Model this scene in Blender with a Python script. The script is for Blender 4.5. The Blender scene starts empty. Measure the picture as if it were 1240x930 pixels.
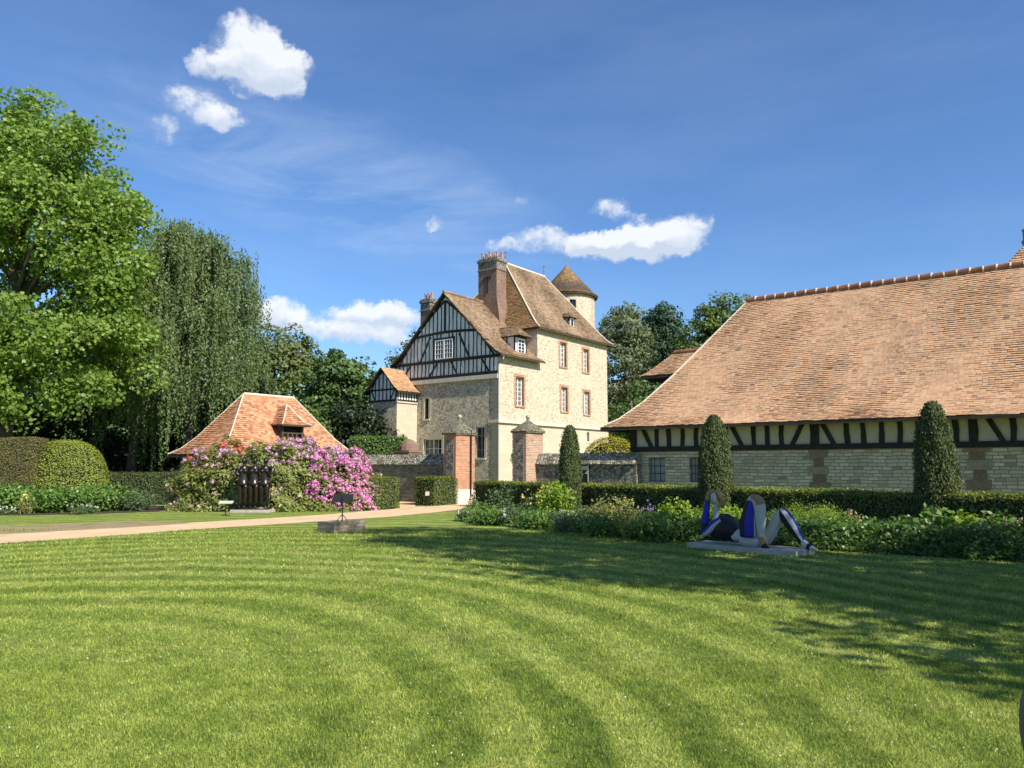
import bpy, math, random
import numpy as np
from mathutils import Vector, Matrix
random.seed(7); rng = np.random.default_rng(7)
S = bpy.context.scene
R = math.radians
# ------------------------------------------------------------------ camera
PITCH = R(6.12); EYE = 1.6; F = 932.0
cam_d = bpy.data.cameras.new('camera'); cam = bpy.data.objects.new('camera', cam_d)
S.collection.objects.link(cam); S.camera = cam
cam.location = (0, 0, EYE); cam.rotation_euler = (R(90) + PITCH, 0, 0)
cam_d.sensor_width = 36; cam_d.lens = 36 * F / 1240; cam_d.clip_start = 0.05; cam_d.clip_end = 3000
# ------------------------------------------------------------------ light
SUN_AZ = math.atan2(.72, -.695)          # clockwise from +Y
SUN_EL = R(40)
SUN = Vector((math.sin(SUN_AZ) * math.cos(SUN_EL), math.cos(SUN_AZ) * math.cos(SUN_EL), math.sin(SUN_EL)))
sd = bpy.data.lights.new('sun', 'SUN'); so = bpy.data.objects.new('sun', sd); S.collection.objects.link(so)
sd.energy = 4.9; sd.angle = R(0.55); sd.color = (1.0, .93, .80)
so.rotation_euler = SUN.to_track_quat('Z', 'Y').to_euler(); so.location = (20, -20, 30)
S.view_settings.view_transform = 'Standard'; S.view_settings.look = 'None'
S.view_settings.exposure = 0.72; S.view_settings.gamma = 1

def ray(px, py):
    """direction seen at a photograph pixel (1240 x 930)"""
    u = (px - 620) / F; v = -(py - 465) / F
    return Vector((u, math.cos(PITCH) - math.sin(PITCH) * v, math.sin(PITCH) + math.cos(PITCH) * v))
def gp(px, py, z=0.0):
    d = ray(px, py); t = (z - EYE) / d.z
    return Vector((d.x * t, d.y * t, z))

W = bpy.data.worlds.new('World'); S.world = W; W.use_nodes = True
wt = W.node_tree; wn = wt.nodes; wl = wt.links
for n in list(wn): wn.remove(n)
class NB:
    """small node-writing helper"""
    def __init__(s, tree): s.t = tree
    def n(s, ty, **kw):
        x = s.t.nodes.new(ty)
        for k, v in kw.items(): setattr(x, k, v)
        return x
    def l(s, a, b): s.t.links.new(a, b)
    def setin(s, sock, v):
        if isinstance(v, bpy.types.NodeSocket): s.l(v, sock)
        elif v is not None: sock.default_value = v
    def math(s, op, a, b=None, c=None, clamp=False):
        x = s.n('ShaderNodeMath', operation=op); x.use_clamp = clamp
        s.setin(x.inputs[0], a)
        if b is not None: s.setin(x.inputs[1], b)
        if c is not None: s.setin(x.inputs[2], c)
        return x.outputs[0]
    def vmath(s, op, a, b=None):
        x = s.n('ShaderNodeVectorMath', operation=op); s.setin(x.inputs[0], a)
        if b is not None: s.setin(x.inputs[1], b)
        return x.outputs['Value'] if op in ('LENGTH', 'DOT_PRODUCT', 'DISTANCE') else x.outputs[0]
    def mix(s, f, a, b, blend='MIX'):
        x = s.n('ShaderNodeMix', data_type='RGBA', blend_type=blend); x.clamp_factor = True
        s.setin(x.inputs[0], f)
        for i, v in ((6, a), (7, b)):
            if isinstance(v, (tuple, list)) and len(v) == 3: v = (*v, 1)
            s.setin(x.inputs[i], v)
        return x.outputs[2]
    def mapr(s, v, a, b, c=0.0, d=1.0, smooth=False):
        x = s.n('ShaderNodeMapRange'); x.clamp = True
        if smooth: x.interpolation_type = 'SMOOTHSTEP'
        s.setin(x.inputs[0], v)
        for i, q in enumerate((a, b, c, d)): x.inputs[i + 1].default_value = q
        return x.outputs[0]
    def noise(s, vec, scale, detail=3, rough=.5, dist=0, out=0):
        x = s.n('ShaderNodeTexNoise'); x.inputs['Scale'].default_value = scale
        x.inputs['Detail'].default_value = detail; x.inputs['Roughness'].default_value = rough
        x.inputs['Distortion'].default_value = dist
        if vec is not None: s.l(vec, x.inputs['Vector'])
        return x.outputs[out]
    def mapping(s, vec, scale=(1, 1, 1), rot=(0, 0, 0), loc=(0, 0, 0)):
        x = s.n('ShaderNodeMapping'); s.l(vec, x.inputs[0])
        x.inputs[1].default_value = loc; x.inputs[2].default_value = rot; x.inputs[3].default_value = scale
        return x.outputs[0]
    def ramp(s, f, stops):
        x = s.n('ShaderNodeValToRGB'); s.l(f, x.inputs[0]); e = x.color_ramp.elements
        while len(e) < len(stops): e.new(.5)
        for q, (p, c) in zip(e, stops): q.position = p; q.color = (*c, 1) if len(c) == 3 else c
        return x.outputs[0]

b = NB(wt)
sky = b.n('ShaderNodeTexSky', sky_type='NISHITA'); sky.sun_disc = False
sky.sun_elevation = SUN_EL; sky.sun_rotation = SUN_AZ % (2 * math.pi)
sky.altitude = 100; sky.air_density = 1.0; sky.dust_density = .35; sky.ozone_density = 2.2
tc = b.n('ShaderNodeTexCoord'); dirv = tc.outputs['Generated']
warp = b.noise(dirv, 24, 5, .6, out=1)
warp = b.vmath('SUBTRACT', warp, (.5, .5, .5)); warp = b.vmath('SCALE', warp); warp.node.inputs['Scale'].default_value = .042
wd = b.vmath('ADD', dirv, warp)
# clouds where they stand in the sky: centre and half sizes of each puff, as directions
PUFFS = [(300, 50, 32, 24, 1.3), (266, 76, 34, 18, 1.2), (318, 82, 46, 30, 1.5), (342, 104, 26, 16, 1.0), (352, 80, 26, 20, 1.2),
         (245, 130, 36, 18, .75), (268, 142, 28, 15, .7), (198, 154, 16, 15, .42),
         (325, 377, 46, 20, 1.3), (302, 370, 22, 14, .9), (360, 390, 36, 14, 1.1), (440, 384, 56, 20, 1.4), (402, 402, 40, 14, 1.0), (482, 386, 34, 20, 1.2), (452, 406, 62, 14, 1.0),
         (655, 291, 46, 17, .8), (606, 297, 26, 8, .5), (740, 297, 66, 22, 1.6), (786, 292, 54, 26, 1.5), (715, 300, 34, 14, 1.0), (735, 253, 30, 13, .8), (768, 262, 22, 8, .5), (834, 274, 30, 18, 1.0), (812, 292, 40, 15, 1.2),
         (523, 269, 12, 9, .45), (634, 241, 11, 6, .35)]
tot = None; low = None
for (px, py, rx, ry, wgt) in PUFFS:
    c = ray(px, py).normalized()
    right = Vector((c.y, -c.x, 0)).normalized(); up = right.cross(c)
    d = b.vmath('SUBTRACT', wd, tuple(c))
    ka = F / math.sqrt(1 + ((px-620)**2 + (py-465)**2) / F**2)
    a = b.math('MULTIPLY', b.vmath('DOT_PRODUCT', d, tuple(right)), ka / rx)
    e = b.math('MULTIPLY', b.vmath('DOT_PRODUCT', d, tuple(up)), ka / ry)
    q = b.math('SUBTRACT', 1.0, b.math('ADD', b.math('MULTIPLY', a, a), b.math('MULTIPLY', e, e)))
    q = b.math('MULTIPLY', b.math('MAXIMUM', q, 0.0), wgt)
    lo = b.math('MULTIPLY', q, e)
    tot = q if tot is None else b.math('ADD', tot, q)
    low = lo if low is None else b.math('ADD', low, lo)
fb = b.noise(dirv, 34, 7, .6)
fb2 = b.noise(dirv, 90, 5, .6)
dens = b.math('ADD', tot, b.math('MULTIPLY', b.math('SUBTRACT', fb, .5), 2.1))
dens = b.math('ADD', dens, b.math('MULTIPLY', b.math('SUBTRACT', fb2, .5), .9))
halo = b.math('MULTIPLY', b.mapr(b.math('ADD', tot, b.math('MULTIPLY', b.math('SUBTRACT', fb, .5), 1.2)), .0, .9), .35)
dens = b.math('MAXIMUM', b.math('MULTIPLY', b.mapr(dens, .06, 1.1, smooth=True), b.mapr(tot, .0, .20)), b.math('MULTIPLY', halo, b.mapr(tot, .0, .3)))
# thin high cirrus
cm = b.mapping(dirv, scale=(1.1, 1.0, 4.6), rot=(0, R(-13), 0))
ci = b.noise(cm, 3.4, 7, .62, .5)
c0 = ray(400, 215).normalized(); r0 = Vector((c0.y, -c0.x, 0)).normalized(); u0 = r0.cross(c0)
dd = b.vmath('SUBTRACT', wd, tuple(c0))
ca = b.vmath('DOT_PRODUCT', dd, tuple((r0 * .975 - u0 * .21) / .34)); ce = b.vmath('DOT_PRODUCT', dd, tuple((u0 * .975 + r0 * .21) / .085))
cq = b.math('MAXIMUM', b.math('SUBTRACT', 1.0, b.math('ADD', b.math('MULTIPLY', ca, ca), b.math('MULTIPLY', ce, ce))), 0.0)
cir = b.math('MULTIPLY', b.math('MULTIPLY', b.mapr(ci, .40, .72), b.mapr(cq, 0, .9)), .42)
veil = b.math('MULTIPLY', b.mapr(b.noise(cm, 1.6, 5, .6), .45, .8), .10)
# sky colour
skyc = b.mix(1.0, sky.outputs[0], (.68, .92, 1.20), 'MULTIPLY')
shade = b.mapr(b.math('ADD', low, b.math('MULTIPLY', b.math('SUBTRACT', fb2, .5), .5)), -.45, .25)
ccol = b.mix(shade, (4.7, 5.3, 6.3), (7.0, 7.25, 7.6))
m1 = b.mix(b.math('ADD', cir, veil, clamp=True), skyc, (5.2, 6.3, 7.8))
m2 = b.mix(b.math('MULTIPLY', dens, .93), m1, ccol)
bg = b.n('ShaderNodeBackground'); b.l(m2, bg.inputs[0]); bg.inputs[1].default_value = 0.085
wo = b.n('ShaderNodeOutputWorld'); b.l(bg.outputs[0], wo.inputs[0])

# ------------------------------------------------------------------ object helpers
def tag(o, label=None, cat=None, group=None, kind=None):
    if label: o['label'] = label
    if cat: o['category'] = cat
    if group: o['group'] = group
    if kind: o['kind'] = kind
    return o
def link(o, parent=None):
    S.collection.objects.link(o)
    if parent is not None: o.parent = parent
    return o
def empty(name, label, cat, loc=(0, 0, 0), rz=0, group=None):
    o = bpy.data.objects.new(name, None); link(o); o.location = loc; o.rotation_euler = (0, 0, rz)
    o.empty_display_size = .3
    return tag(o, label, cat, group)
def copy_tree(o, parent=None):
    c = o.copy(); S.collection.objects.link(c); c.parent = parent
    for ch in list(o.children): copy_tree(ch, c)
    return c

class MB:
    def __init__(s): s.v = []; s.f = []; s.m = []
    def add(s, vs, fs, mi=0):
        k = len(s.v); s.v += [tuple(p) for p in vs]; s.f += [tuple(i + k for i in f) for f in fs]; s.m += [mi] * len(fs)
    def quad(s, a, b_, c, d, mi=0): s.add([a, b_, c, d], [(0, 1, 2, 3)], mi)
    def poly(s, ps, mi=0): s.add(ps, [tuple(range(len(ps)))], mi)
    def box(s, x0, y0, z0, x1, y1, z1, mi=0):
        s.add([(x0,y0,z0),(x1,y0,z0),(x1,y1,z0),(x0,y1,z0),(x0,y0,z1),(x1,y0,z1),(x1,y1,z1),(x0,y1,z1)],
              [(0,3,2,1),(4,5,6,7),(0,1,5,4),(1,2,6,5),(2,3,7,6),(3,0,4,7)], mi)
    def obox(s, o, u, v, w, mi=0):
        """box from corner o with edge vectors u, v, w"""
        o, u, v, w = map(Vector, (o, u, v, w))
        P = [o, o+u, o+u+v, o+v, o+w, o+u+w, o+u+v+w, o+v+w]
        fs = [(0,3,2,1),(4,5,6,7),(0,1,5,4),(1,2,6,5),(2,3,7,6),(3,0,4,7)]
        if u.cross(v).dot(w) < 0: fs = [tuple(reversed(f)) for f in fs]
        s.add(P, fs, mi)
    def tube(s, pts, rad, n=8, mi=0, caps=True, flat=None):
        pts = [Vector(p) for p in pts]
        if not isinstance(rad, (list, tuple)): rad = [rad] * len(pts)
        k = len(s.v); ref = None
        for i, p in enumerate(pts):
            t = (pts[min(i+1, len(pts)-1)] - pts[max(i-1, 0)]).normalized()
            if ref is None: ref = t.orthogonal().normalized()
            ref = (ref - t * ref.dot(t)).normalized(); bi = t.cross(ref)
            r = rad[i]; ra, rb = (r if isinstance(r, tuple) else (r, r))
            for j in range(n):
                a = 2 * math.pi * j / n
                s.v.append(tuple(p + ref * math.cos(a) * ra + bi * math.sin(a) * rb))
        for i in range(len(pts) - 1):
            for j in range(n):
                a, b2 = k+i*n+j, k+i*n+(j+1) % n
                s.f.append((a, b2, b2+n, a+n)); s.m.append(mi)
        if caps:
            s.f.append(tuple(k+j for j in reversed(range(n)))); s.m.append(mi)
            s.f.append(tuple(k+(len(pts)-1)*n+j for j in range(n))); s.m.append(mi)
    def lathe(s, prof, n=16, c=(0, 0, 0), mi=0, sx=1, sy=1):
        k = len(s.v)
        for (r, z) in prof:
            for j in range(n):
                a = 2 * math.pi * j / n
                s.v.append((c[0] + r * sx * math.cos(a), c[1] + r * sy * math.sin(a), c[2] + z))
        for i in range(len(prof) - 1):
            for j in range(n):
                a, b2 = k+i*n+j, k+i*n+(j+1) % n
                s.f.append((a, b2, b2+n, a+n)); s.m.append(mi)
        s.f.append(tuple(k+j for j in reversed(range(n)))); s.m.append(mi)
        s.f.append(tuple(k+(len(prof)-1)*n+j for j in range(n))); s.m.append(mi)
    def ball(s, c, rx, ry=None, rz=None, n=12, mi=0):
        ry = ry or rx; rz = rz or rx
        prof = [(max(.001, math.sin(math.pi*i/8)), -math.cos(math.pi*i/8)) for i in range(9)]
        k = len(s.v)
        s.lathe([(r * rx, z * rz) for r, z in prof], n, c, mi, 1, ry / rx)
    def build(s, name, mat, parent=None, smooth=False, uv=True, jitter=0):
        me = bpy.data.meshes.new(name)
        vs = s.v
        if jitter: vs = [tuple(q + random.uniform(-jitter, jitter) for q in p) for p in vs]
        me.from_pydata(vs, [], s.f)
        mats = mat if isinstance(mat, (list, tuple)) else [mat]
        for m_ in mats: me.materials.append(m_)
        if len(mats) > 1: me.polygons.foreach_set('material_index', s.m)
        if smooth: me.polygons.foreach_set('use_smooth', [True] * len(me.polygons))
        if uv:
            L = me.uv_layers.new(name='UVMap').data
            for p in me.polygons:
                n = p.normal
                if abs(n.z) < .75 and (n.x or n.y):
                    h = math.hypot(n.x, n.y); tx, ty = -n.y / h, n.x / h
                    for li in p.loop_indices:
                        c = me.vertices[me.loops[li].vertex_index].co
                        L[li].uv = (c.x * tx + c.y * ty + 7.3, c.z)
                else:
                    for li in p.loop_indices:
                        c = me.vertices[me.loops[li].vertex_index].co
                        L[li].uv = (c.x, c.y)
        me.update()
        return link(bpy.data.objects.new(name, me), parent)

def np_mesh(name, verts, nper, mat, parent=None, smooth=False):
    """mesh from an array of shape (n, nper, 3): n separate polygons of nper corners"""
    n = len(verts); me = bpy.data.meshes.new(name)
    me.vertices.add(n * nper); me.vertices.foreach_set('co', np.asarray(verts, dtype=np.float32).ravel())
    me.loops.add(n * nper); me.loops.foreach_set('vertex_index', np.arange(n * nper, dtype=np.int32))
    me.polygons.add(n); me.polygons.foreach_set('loop_start', np.arange(0, n * nper, nper, dtype=np.int32))
    me.update(calc_edges=True)
    me.materials.append(mat)
    return link(bpy.data.objects.new(name, me), parent)

# ------------------------------------------------------------------ materials
def newmat(name):
    m = bpy.data.materials.new(name); m.use_nodes = True; t = m.node_tree
    p = t.nodes['Principled BSDF']; return m, NB(t), p
def bumpto(nb, p, h, strength, dist):
    x = nb.n('ShaderNodeBump'); x.inputs['Strength'].default_value = strength; x.inputs['Distance'].default_value = dist
    nb.l(h, x.inputs['Height']); nb.l(x.outputs[0], p.inputs['Normal'])
def plain(name, col, rough=.6, var=.15, scale=6, metal=0, bump=.2, spec=.4):
    m, nb, p = newmat(name); o = nb.n('ShaderNodeTexCoord').outputs['Object']
    f = nb.noise(o, scale, 5, .6)
    c = nb.mix(nb.mapr(f, .3, .7), tuple(q * (1 - var) for q in col), tuple(min(1, q * (1 + var)) for q in col))
    nb.l(c, p.inputs['Base Color']); p.inputs['Roughness'].default_value = rough; p.inputs['Metallic'].default_value = metal
    p.inputs['Specular IOR Level'].default_value = spec
    if bump: bumpto(nb, p, nb.noise(o, scale * 6, 4), bump, .01)
    return m
def rubble(name, cols, mortar, scale, edge=.06, squash=1.0, bump=.6, stain=.25, wobble=.25):
    m, nb, p = newmat(name); uv = nb.n('ShaderNodeTexCoord').outputs['UV']
    ws = nb.vmath('SCALE', nb.vmath('SUBTRACT', nb.noise(uv, scale * .7, 2, out=1), (.5, .5, .5))); ws.node.inputs['Scale'].default_value = wobble / scale * 2
    v2 = nb.mapping(nb.vmath('ADD', uv, ws), scale=(1, squash, 1))
    a = nb.n('ShaderNodeTexVoronoi', voronoi_dimensions='2D', feature='F1'); nb.l(v2, a.inputs['Vector']); a.inputs['Scale'].default_value = scale
    e = nb.n('ShaderNodeTexVoronoi', voronoi_dimensions='2D', feature='DISTANCE_TO_EDGE'); nb.l(v2, e.inputs['Vector']); e.inputs['Scale'].default_value = scale
    sep = nb.n('ShaderNodeSeparateColor'); nb.l(a.outputs['Color'], sep.inputs[0])
    c = nb.ramp(sep.outputs[0], [(i / max(1, len(cols) - 1), q) for i, q in enumerate(cols)])
    fine = nb.noise(uv, 30, 4, .7)
    c = nb.mix(.35, c, nb.mix(1, c, nb.ramp(fine, [(.3, (.5, .5, .5)), (.7, (1.5, 1.45, 1.4))]), 'MULTIPLY'))
    k = nb.mapr(e.outputs['Distance'], edge * .4, edge)
    c = nb.mix(k, mortar, c)
    st = nb.noise(uv, .55, 5, .6)
    c = nb.mix(nb.math('MULTIPLY', nb.mapr(st, .45, .75), stain), c, tuple(q * .45 for q in mortar))
    nb.l(c, p.inputs['Base Color']); p.inputs['Roughness'].default_value = .9
    h = nb.math('ADD', nb.mapr(e.outputs['Distance'], 0, edge * 2.2), nb.math('MULTIPLY', fine, .5))
    bumpto(nb, p, h, bump, .03)
    return m
def coursed(name, c1, c2, mortar, bw, rh, dark=(.2,.15,.1), msize=.012, bump=.5, stain=.3, wob=.03, vary=1.0):
    """coursed stone or brick on metre UVs"""
    m, nb, p = newmat(name); uv = nb.n('ShaderNodeTexCoord').outputs['UV']
    ws = nb.vmath('SCALE', nb.vmath('SUBTRACT', nb.noise(uv, 2.2, 3, out=1), (.5, .5, .5))); ws.node.inputs['Scale'].default_value = wob * 2
    br = nb.n('ShaderNodeTexBrick'); nb.l(nb.vmath('ADD', uv, ws), br.inputs['Vector'])
    br.inputs['Color1'].default_value = (0, 0, 0, 1); br.inputs['Color2'].default_value = (1, 1, 1, 1); br.inputs['Mortar'].default_value = (.5, .5, .5, 1)
    br.inputs['Scale'].default_value = 1; br.inputs['Brick Width'].default_value = bw; br.inputs['Row Height'].default_value = rh
    br.inputs['Mortar Size'].default_value = msize; br.inputs['Mortar Smooth'].default_value = .35; br.offset = .5
    br.squash = 1.35; br.squash_frequency = 3
    c = nb.ramp(br.outputs['Color'], [(0, c1), (.55, tuple((x + y) / 2 for x, y in zip(c1, c2))), (.86, c2), (1, dark)])
    fine = nb.noise(uv, 25, 5, .7)
    c = nb.mix(.5, c, nb.mix(1, c, nb.ramp(fine, [(.3, (.55, .55, .55)), (.7, (1.4, 1.4, 1.4))]), 'MULTIPLY'))
    c = nb.mix(br.outputs['Fac'], c, mortar)
    st = nb.noise(uv, .8, 5, .62)
    c = nb.mix(nb.math('MULTIPLY', nb.mapr(st, .45, .75), stain), c, tuple(q * .5 for q in c1))
    nb.l(c, p.inputs['Base Color']); p.inputs['Roughness'].default_value = .9
    bumpto(nb, p, nb.math('ADD', nb.math('SUBTRACT', 1, br.outputs['Fac']), nb.math('MULTIPLY', fine, .4)), bump, .02)
    return m
def tilemat(name, stops, moss=(.10, .10, .035), mossamt=.5, mscale=.6, lich=(.45, .38, .27)):
    m, nb, p = newmat(name); g = nb.n('ShaderNodeNewGeometry'); o = nb.n('ShaderNodeTexCoord').outputs['Object']
    c = nb.ramp(g.outputs['Random Per Island'], stops)
    n1 = nb.noise(o, mscale, 5, .65); n2 = nb.noise(o, 9, 4, .7)
    c = nb.mix(nb.math('MULTIPLY', nb.mapr(nb.noise(o, 5, 4, .7), .42, .75), .28), c, lich)
    c = nb.mix(nb.math('MULTIPLY', nb.math('MULTIPLY', nb.mapr(n1, .48, .72), nb.mapr(n2, .35, .65)), mossamt), c, moss)
    nb.l(c, p.inputs['Base Color']); p.inputs['Roughness'].default_value = .85; p.inputs['Specular IOR Level'].default_value = .3
    bumpto(nb, p, n2, .35, .01)
    return m
def leafmat(name, dark, light, trans=.3, rough=.5, patch=.8, tip=None, hue=None, spec=.35):
    m, nb, p = newmat(name); g = nb.n('ShaderNodeNewGeometry'); o = nb.n('ShaderNodeTexCoord').outputs['Object']
    f = nb.math('ADD', nb.math('MULTIPLY', g.outputs['Random Per Island'], .55), nb.math('MULTIPLY', nb.mapr(nb.noise(o, patch, 3), .3, .7), .45))
    c = nb.mix(f, dark, light)
    if tip: c = nb.mix(nb.mapr(g.outputs['Random Per Island'], .88, .96), c, tip)
    nb.l(c, p.inputs['Base Color']); p.inputs['Roughness'].default_value = rough; p.inputs['Specular IOR Level'].default_value = spec
    tr = nb.n('ShaderNodeBsdfTranslucent'); c2 = nb.mix(1, c, (1.25, 1.35, .55), 'MULTIPLY'); nb.l(c2, tr.inputs[0])
    mx = nb.n('ShaderNodeMixShader'); mx.inputs[0].default_value = trans
    nb.l(p.outputs[0], mx.inputs[1]); nb.l(tr.outputs[0], mx.inputs[2])
    nb.l(mx.outputs[0], nb.t.nodes['Material Output'].inputs[0])
    return m

M = {}
M['flint'] = rubble('flint_wall', [(.20,.17,.13), (.42,.37,.28), (.62,.55,.42), (.31,.27,.21), (.70,.62,.48)], (.52,.45,.33), 7.5, .075, 1.35, .8, .12)
M['lime'] = rubble('limestone_rubble', [(.46,.38,.275), (.62,.53,.40), (.56,.475,.355), (.31,.245,.175), (.68,.60,.475), (.49,.40,.30), (.60,.52,.39)], (.59,.50,.375), 7.5, .055, 1.5, .7, .18)
M['smooth'] = coursed('dressed_stone', (.46,.39,.29), (.53,.455,.35), (.42,.355,.265), .62, .30, (.46,.38,.28), .008, .2, .2, .01)
M['barnstone'] = coursed('barn_limestone', (.42,.35,.25), (.62,.545,.415), (.22,.185,.13), .30, .115, (.24,.21,.155), .013, .8, .25, .05)
M['brick'] = coursed('old_brick', (.36,.14,.075), (.50,.235,.13), (.42,.33,.24), .23, .075, (.20,.10,.07), .009, .4, .3, .008)
M['brickdark'] = coursed('weathered_brick', (.17,.095,.068), (.26,.155,.11), (.24,.20,.155), .24, .08, (.10,.07,.05), .009, .5, .55, .01)
M['wallrow'] = coursed('enclosure_masonry', (.16,.13,.09), (.36,.30,.22), (.22,.185,.14), .20, .085, (.07,.06,.05), .012, 1, .4, .05)
M['coping'] = rubble('coping_stone', [(.16,.14,.10), (.40,.36,.28), (.55,.50,.40), (.09,.09,.05)], (.14,.125,.08), 6, .10, 2.2, 1.0, .22)
M['flintdark'] = rubble('dark_flint_panel', [(.05,.05,.05), (.24,.22,.19), (.34,.31,.26), (.08,.07,.06)], (.16,.14,.11), 8, .08, 1.1, 1.0, .3)
m, nb, p = newmat('brown_sandstone'); g = nb.n('ShaderNodeNewGeometry'); o = nb.n('ShaderNodeTexCoord').outputs['Object']
c = nb.ramp(g.outputs['Random Per Island'], [(0, (.13, .085, .05)), (.35, (.22, .165, .10)), (.7, (.33, .28, .20)), (1, (.17, .12, .075))])
c = nb.mix(1, c, nb.ramp(nb.noise(o, 9, 5, .7), [(.3, (.65, .65, .65)), (.7, (1.25, 1.2, 1.15))]), 'MULTIPLY'); nb.l(c, p.inputs['Base Color']); p.inputs['Roughness'].default_value = .95
bumpto(nb, p, nb.noise(o, 14, 5, .7), .8, .02); M['sandstone'] = m
M['capstone'] = rubble('mossy_cap_stone', [(.09,.085,.05), (.22,.20,.14), (.32,.29,.21), (.07,.08,.035)], (.10,.095,.06), 8, .08, 2.0, 1.0, .4)
M['stone'] = plain('pale_cut_stone', (.56, .51, .41), .9, .15, 4, bump=.4)
M['slab'] = plain('grey_plinth_stone', (.38, .345, .28), .9, .2, 5, bump=.5)
M['plaster'] = plain('white_plaster', (.75, .73, .68), .9, .08, 1.5, bump=.2)
M['barnplaster'] = plain('cream_plaster', (.50, .43, .33), .95, .08, 1.2, bump=.3)
M['timber'] = plain('black_timber', (.018, .016, .015), .8, .4, 8, bump=.5)
M['wood'] = plain('brown_wood', (.07, .05, .035), .85, .3, 8, bump=.5)
M['soffit'] = plain('soffit_board', (.055, .042, .03), .9, .3, 4)
M['mortar'] = plain('hip_mortar', (.56, .49, .38), .95, .15, 5)
M['ridge'] = plain('ridge_clay', (.26, .115, .07), .8, .35, 3, bump=.4)
M['white'] = plain('white_paint', (.78, .77, .73), .5, .04, 4, bump=0)
M['pot'] = plain('clay_pot', (.38, .20, .13), .8, .2, 5)
M['iron'] = plain('black_iron', (.012, .012, .013), .45, .2, 8, bump=0)
M['lead'] = plain('grey_lead', (.16, .17, .18), .5, .2, 6, bump=.1)
M['bark'] = plain('tree_bark', (.12, .10, .075), .95, .45, 3, bump=1)
M['darkbark'] = plain('dark_bark', (.05, .042, .033), .95, .4, 3, bump=1)
m, nb, p = newmat('window_glass'); p.inputs['Base Color'].default_value = (.018, .022, .026, 1); p.inputs['Roughness'].default_value = .06; p.inputs['Specular IOR Level'].default_value = .7; M['glass'] = m
M['tile_barn'] = tilemat('barn_tile', [(0, (.45,.235,.13)), (.3, (.50,.285,.158)), (.6, (.53,.32,.182)), (.95, (.56,.35,.21)), (.98, (.36,.19,.12)), (1, (.22,.13,.09))], moss=(.13,.11,.06), mossamt=.8, mscale=.9)
M['brickpale'] = coursed('pale_brick', (.32,.17,.115), (.46,.30,.21), (.46,.39,.30), .23, .075, (.18,.11,.08), .012, .5, .45, .01)
M['tile_cot'] = tilemat('cottage_tile', [(0, (.27,.10,.05)), (.3, (.40,.165,.08)), (.6, (.47,.22,.11)), (.88, (.50,.28,.155)), (1, (.20,.10,.06))], mossamt=.6, mscale=.9)
M['tile_chateau'] = tilemat('chateau_tile', [(0, (.135,.085,.055)), (.3, (.22,.145,.09)), (.6, (.28,.19,.12)), (.9, (.31,.20,.12)), (1, (.14,.10,.07))], mossamt=.45, mscale=.7, lich=(.30, .25, .17))
M['tile_moss'] = tilemat('mossy_tile', [(0, (.14,.07,.035)), (.4, (.26,.13,.06)), (.7, (.34,.18,.08)), (1, (.16,.11,.05))], moss=(.17, .16, .04), mossamt=.9, mscale=.5, lich=(.25,.21,.12))
M['tile_turret'] = tilemat('turret_tile', [(0, (.36,.19,.10)), (.5, (.50,.30,.165)), (1, (.42,.26,.15))], mossamt=.3)
M['bronze'] = plain('dark_bronze', (.045, .037, .032), .32, .35, 5, metal=.75, bump=.15)
M['p_black'] = plain('black_paint', (.010, .010, .011), .6, .2, 5, bump=0)
M['p_blue'] = plain('ultramarine_paint', (.014, .018, .30), .6, .1, 4, bump=0)
M['p_white'] = plain('pale_grey_paint', (.46, .44, .40), .65, .12, 5, bump=.05)
M['pale_pane'] = plain('pale_grey_pane', (.34, .34, .32), .8, .08, 3, bump=0)  # even pale grey for the barn window panes, in place of clear glass
M['p_gold'] = plain('ochre_gold_paint', (.32, .19, .07), .6, .2, 5, bump=.05)
M['cloth'] = plain('dark_cloth', (.085, .068, .060), .9, .15, 20, bump=.3)
M['skin'] = plain('skin', (.52, .33, .24), .5, .05, 5, bump=0)
M['hair'] = plain('brown_hair', (.05, .03, .02), .6, .2, 30, bump=.2)
M['yewdark'] = leafmat('yew_leaf', (.040, .060, .018), (.115, .150, .042), .15, .6, 1.6)
M['yewbrown'] = leafmat('brown_yew_leaf', (.085, .078, .026), (.20, .175, .058), .12, .7, 1.2)
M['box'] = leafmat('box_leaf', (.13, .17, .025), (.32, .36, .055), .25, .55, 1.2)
M['hedge'] = leafmat('hedge_leaf', (.050, .075, .018), (.160, .200, .042), .25, .5, 1.6)
M['laurel'] = leafmat('laurel_leaf', (.07, .14, .028), (.17, .29, .055), .3, .4, 1.5)
M['gold_leaf'] = leafmat('golden_leaf', (.22, .22, .02), (.52, .44, .04), .25, .6, 1.5)
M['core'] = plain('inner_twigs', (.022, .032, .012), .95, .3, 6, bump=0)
M['plane'] = leafmat('plane_leaf', (.10, .175, .030), (.27, .38, .075), .42, .45, .5)
M['weep'] = leafmat('weeping_leaf', (.075, .120, .038), (.17, .23, .085), .32, .5, .5)
M['tree_olive'] = leafmat('olive_tree_leaf', (.095, .125, .042), (.21, .25, .09), .35, .55, .3)
M['tree_dark'] = leafmat('dark_tree_leaf', (.048, .095, .024), (.13, .21, .055), .3, .5, .35)
M['tree_grey'] = leafmat('willow_leaf', (.10, .13, .07), (.23, .27, .145), .35, .55, .3)
M['tree_blue'] = leafmat('bluish_tree_leaf', (.025, .055, .032), (.075, .125, .065), .25, .55, .3)
M['tree_mid'] = leafmat('mid_green_leaf', (.065, .11, .024), (.17, .235, .055), .35, .5, .3)
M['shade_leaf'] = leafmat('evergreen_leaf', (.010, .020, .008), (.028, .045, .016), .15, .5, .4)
M['rhodo'] = leafmat('rhododendron_leaf', (.12, .155, .035), (.30, .33, .095), .3, .4, 1.2, tip=(.26, .25, .09))
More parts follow.
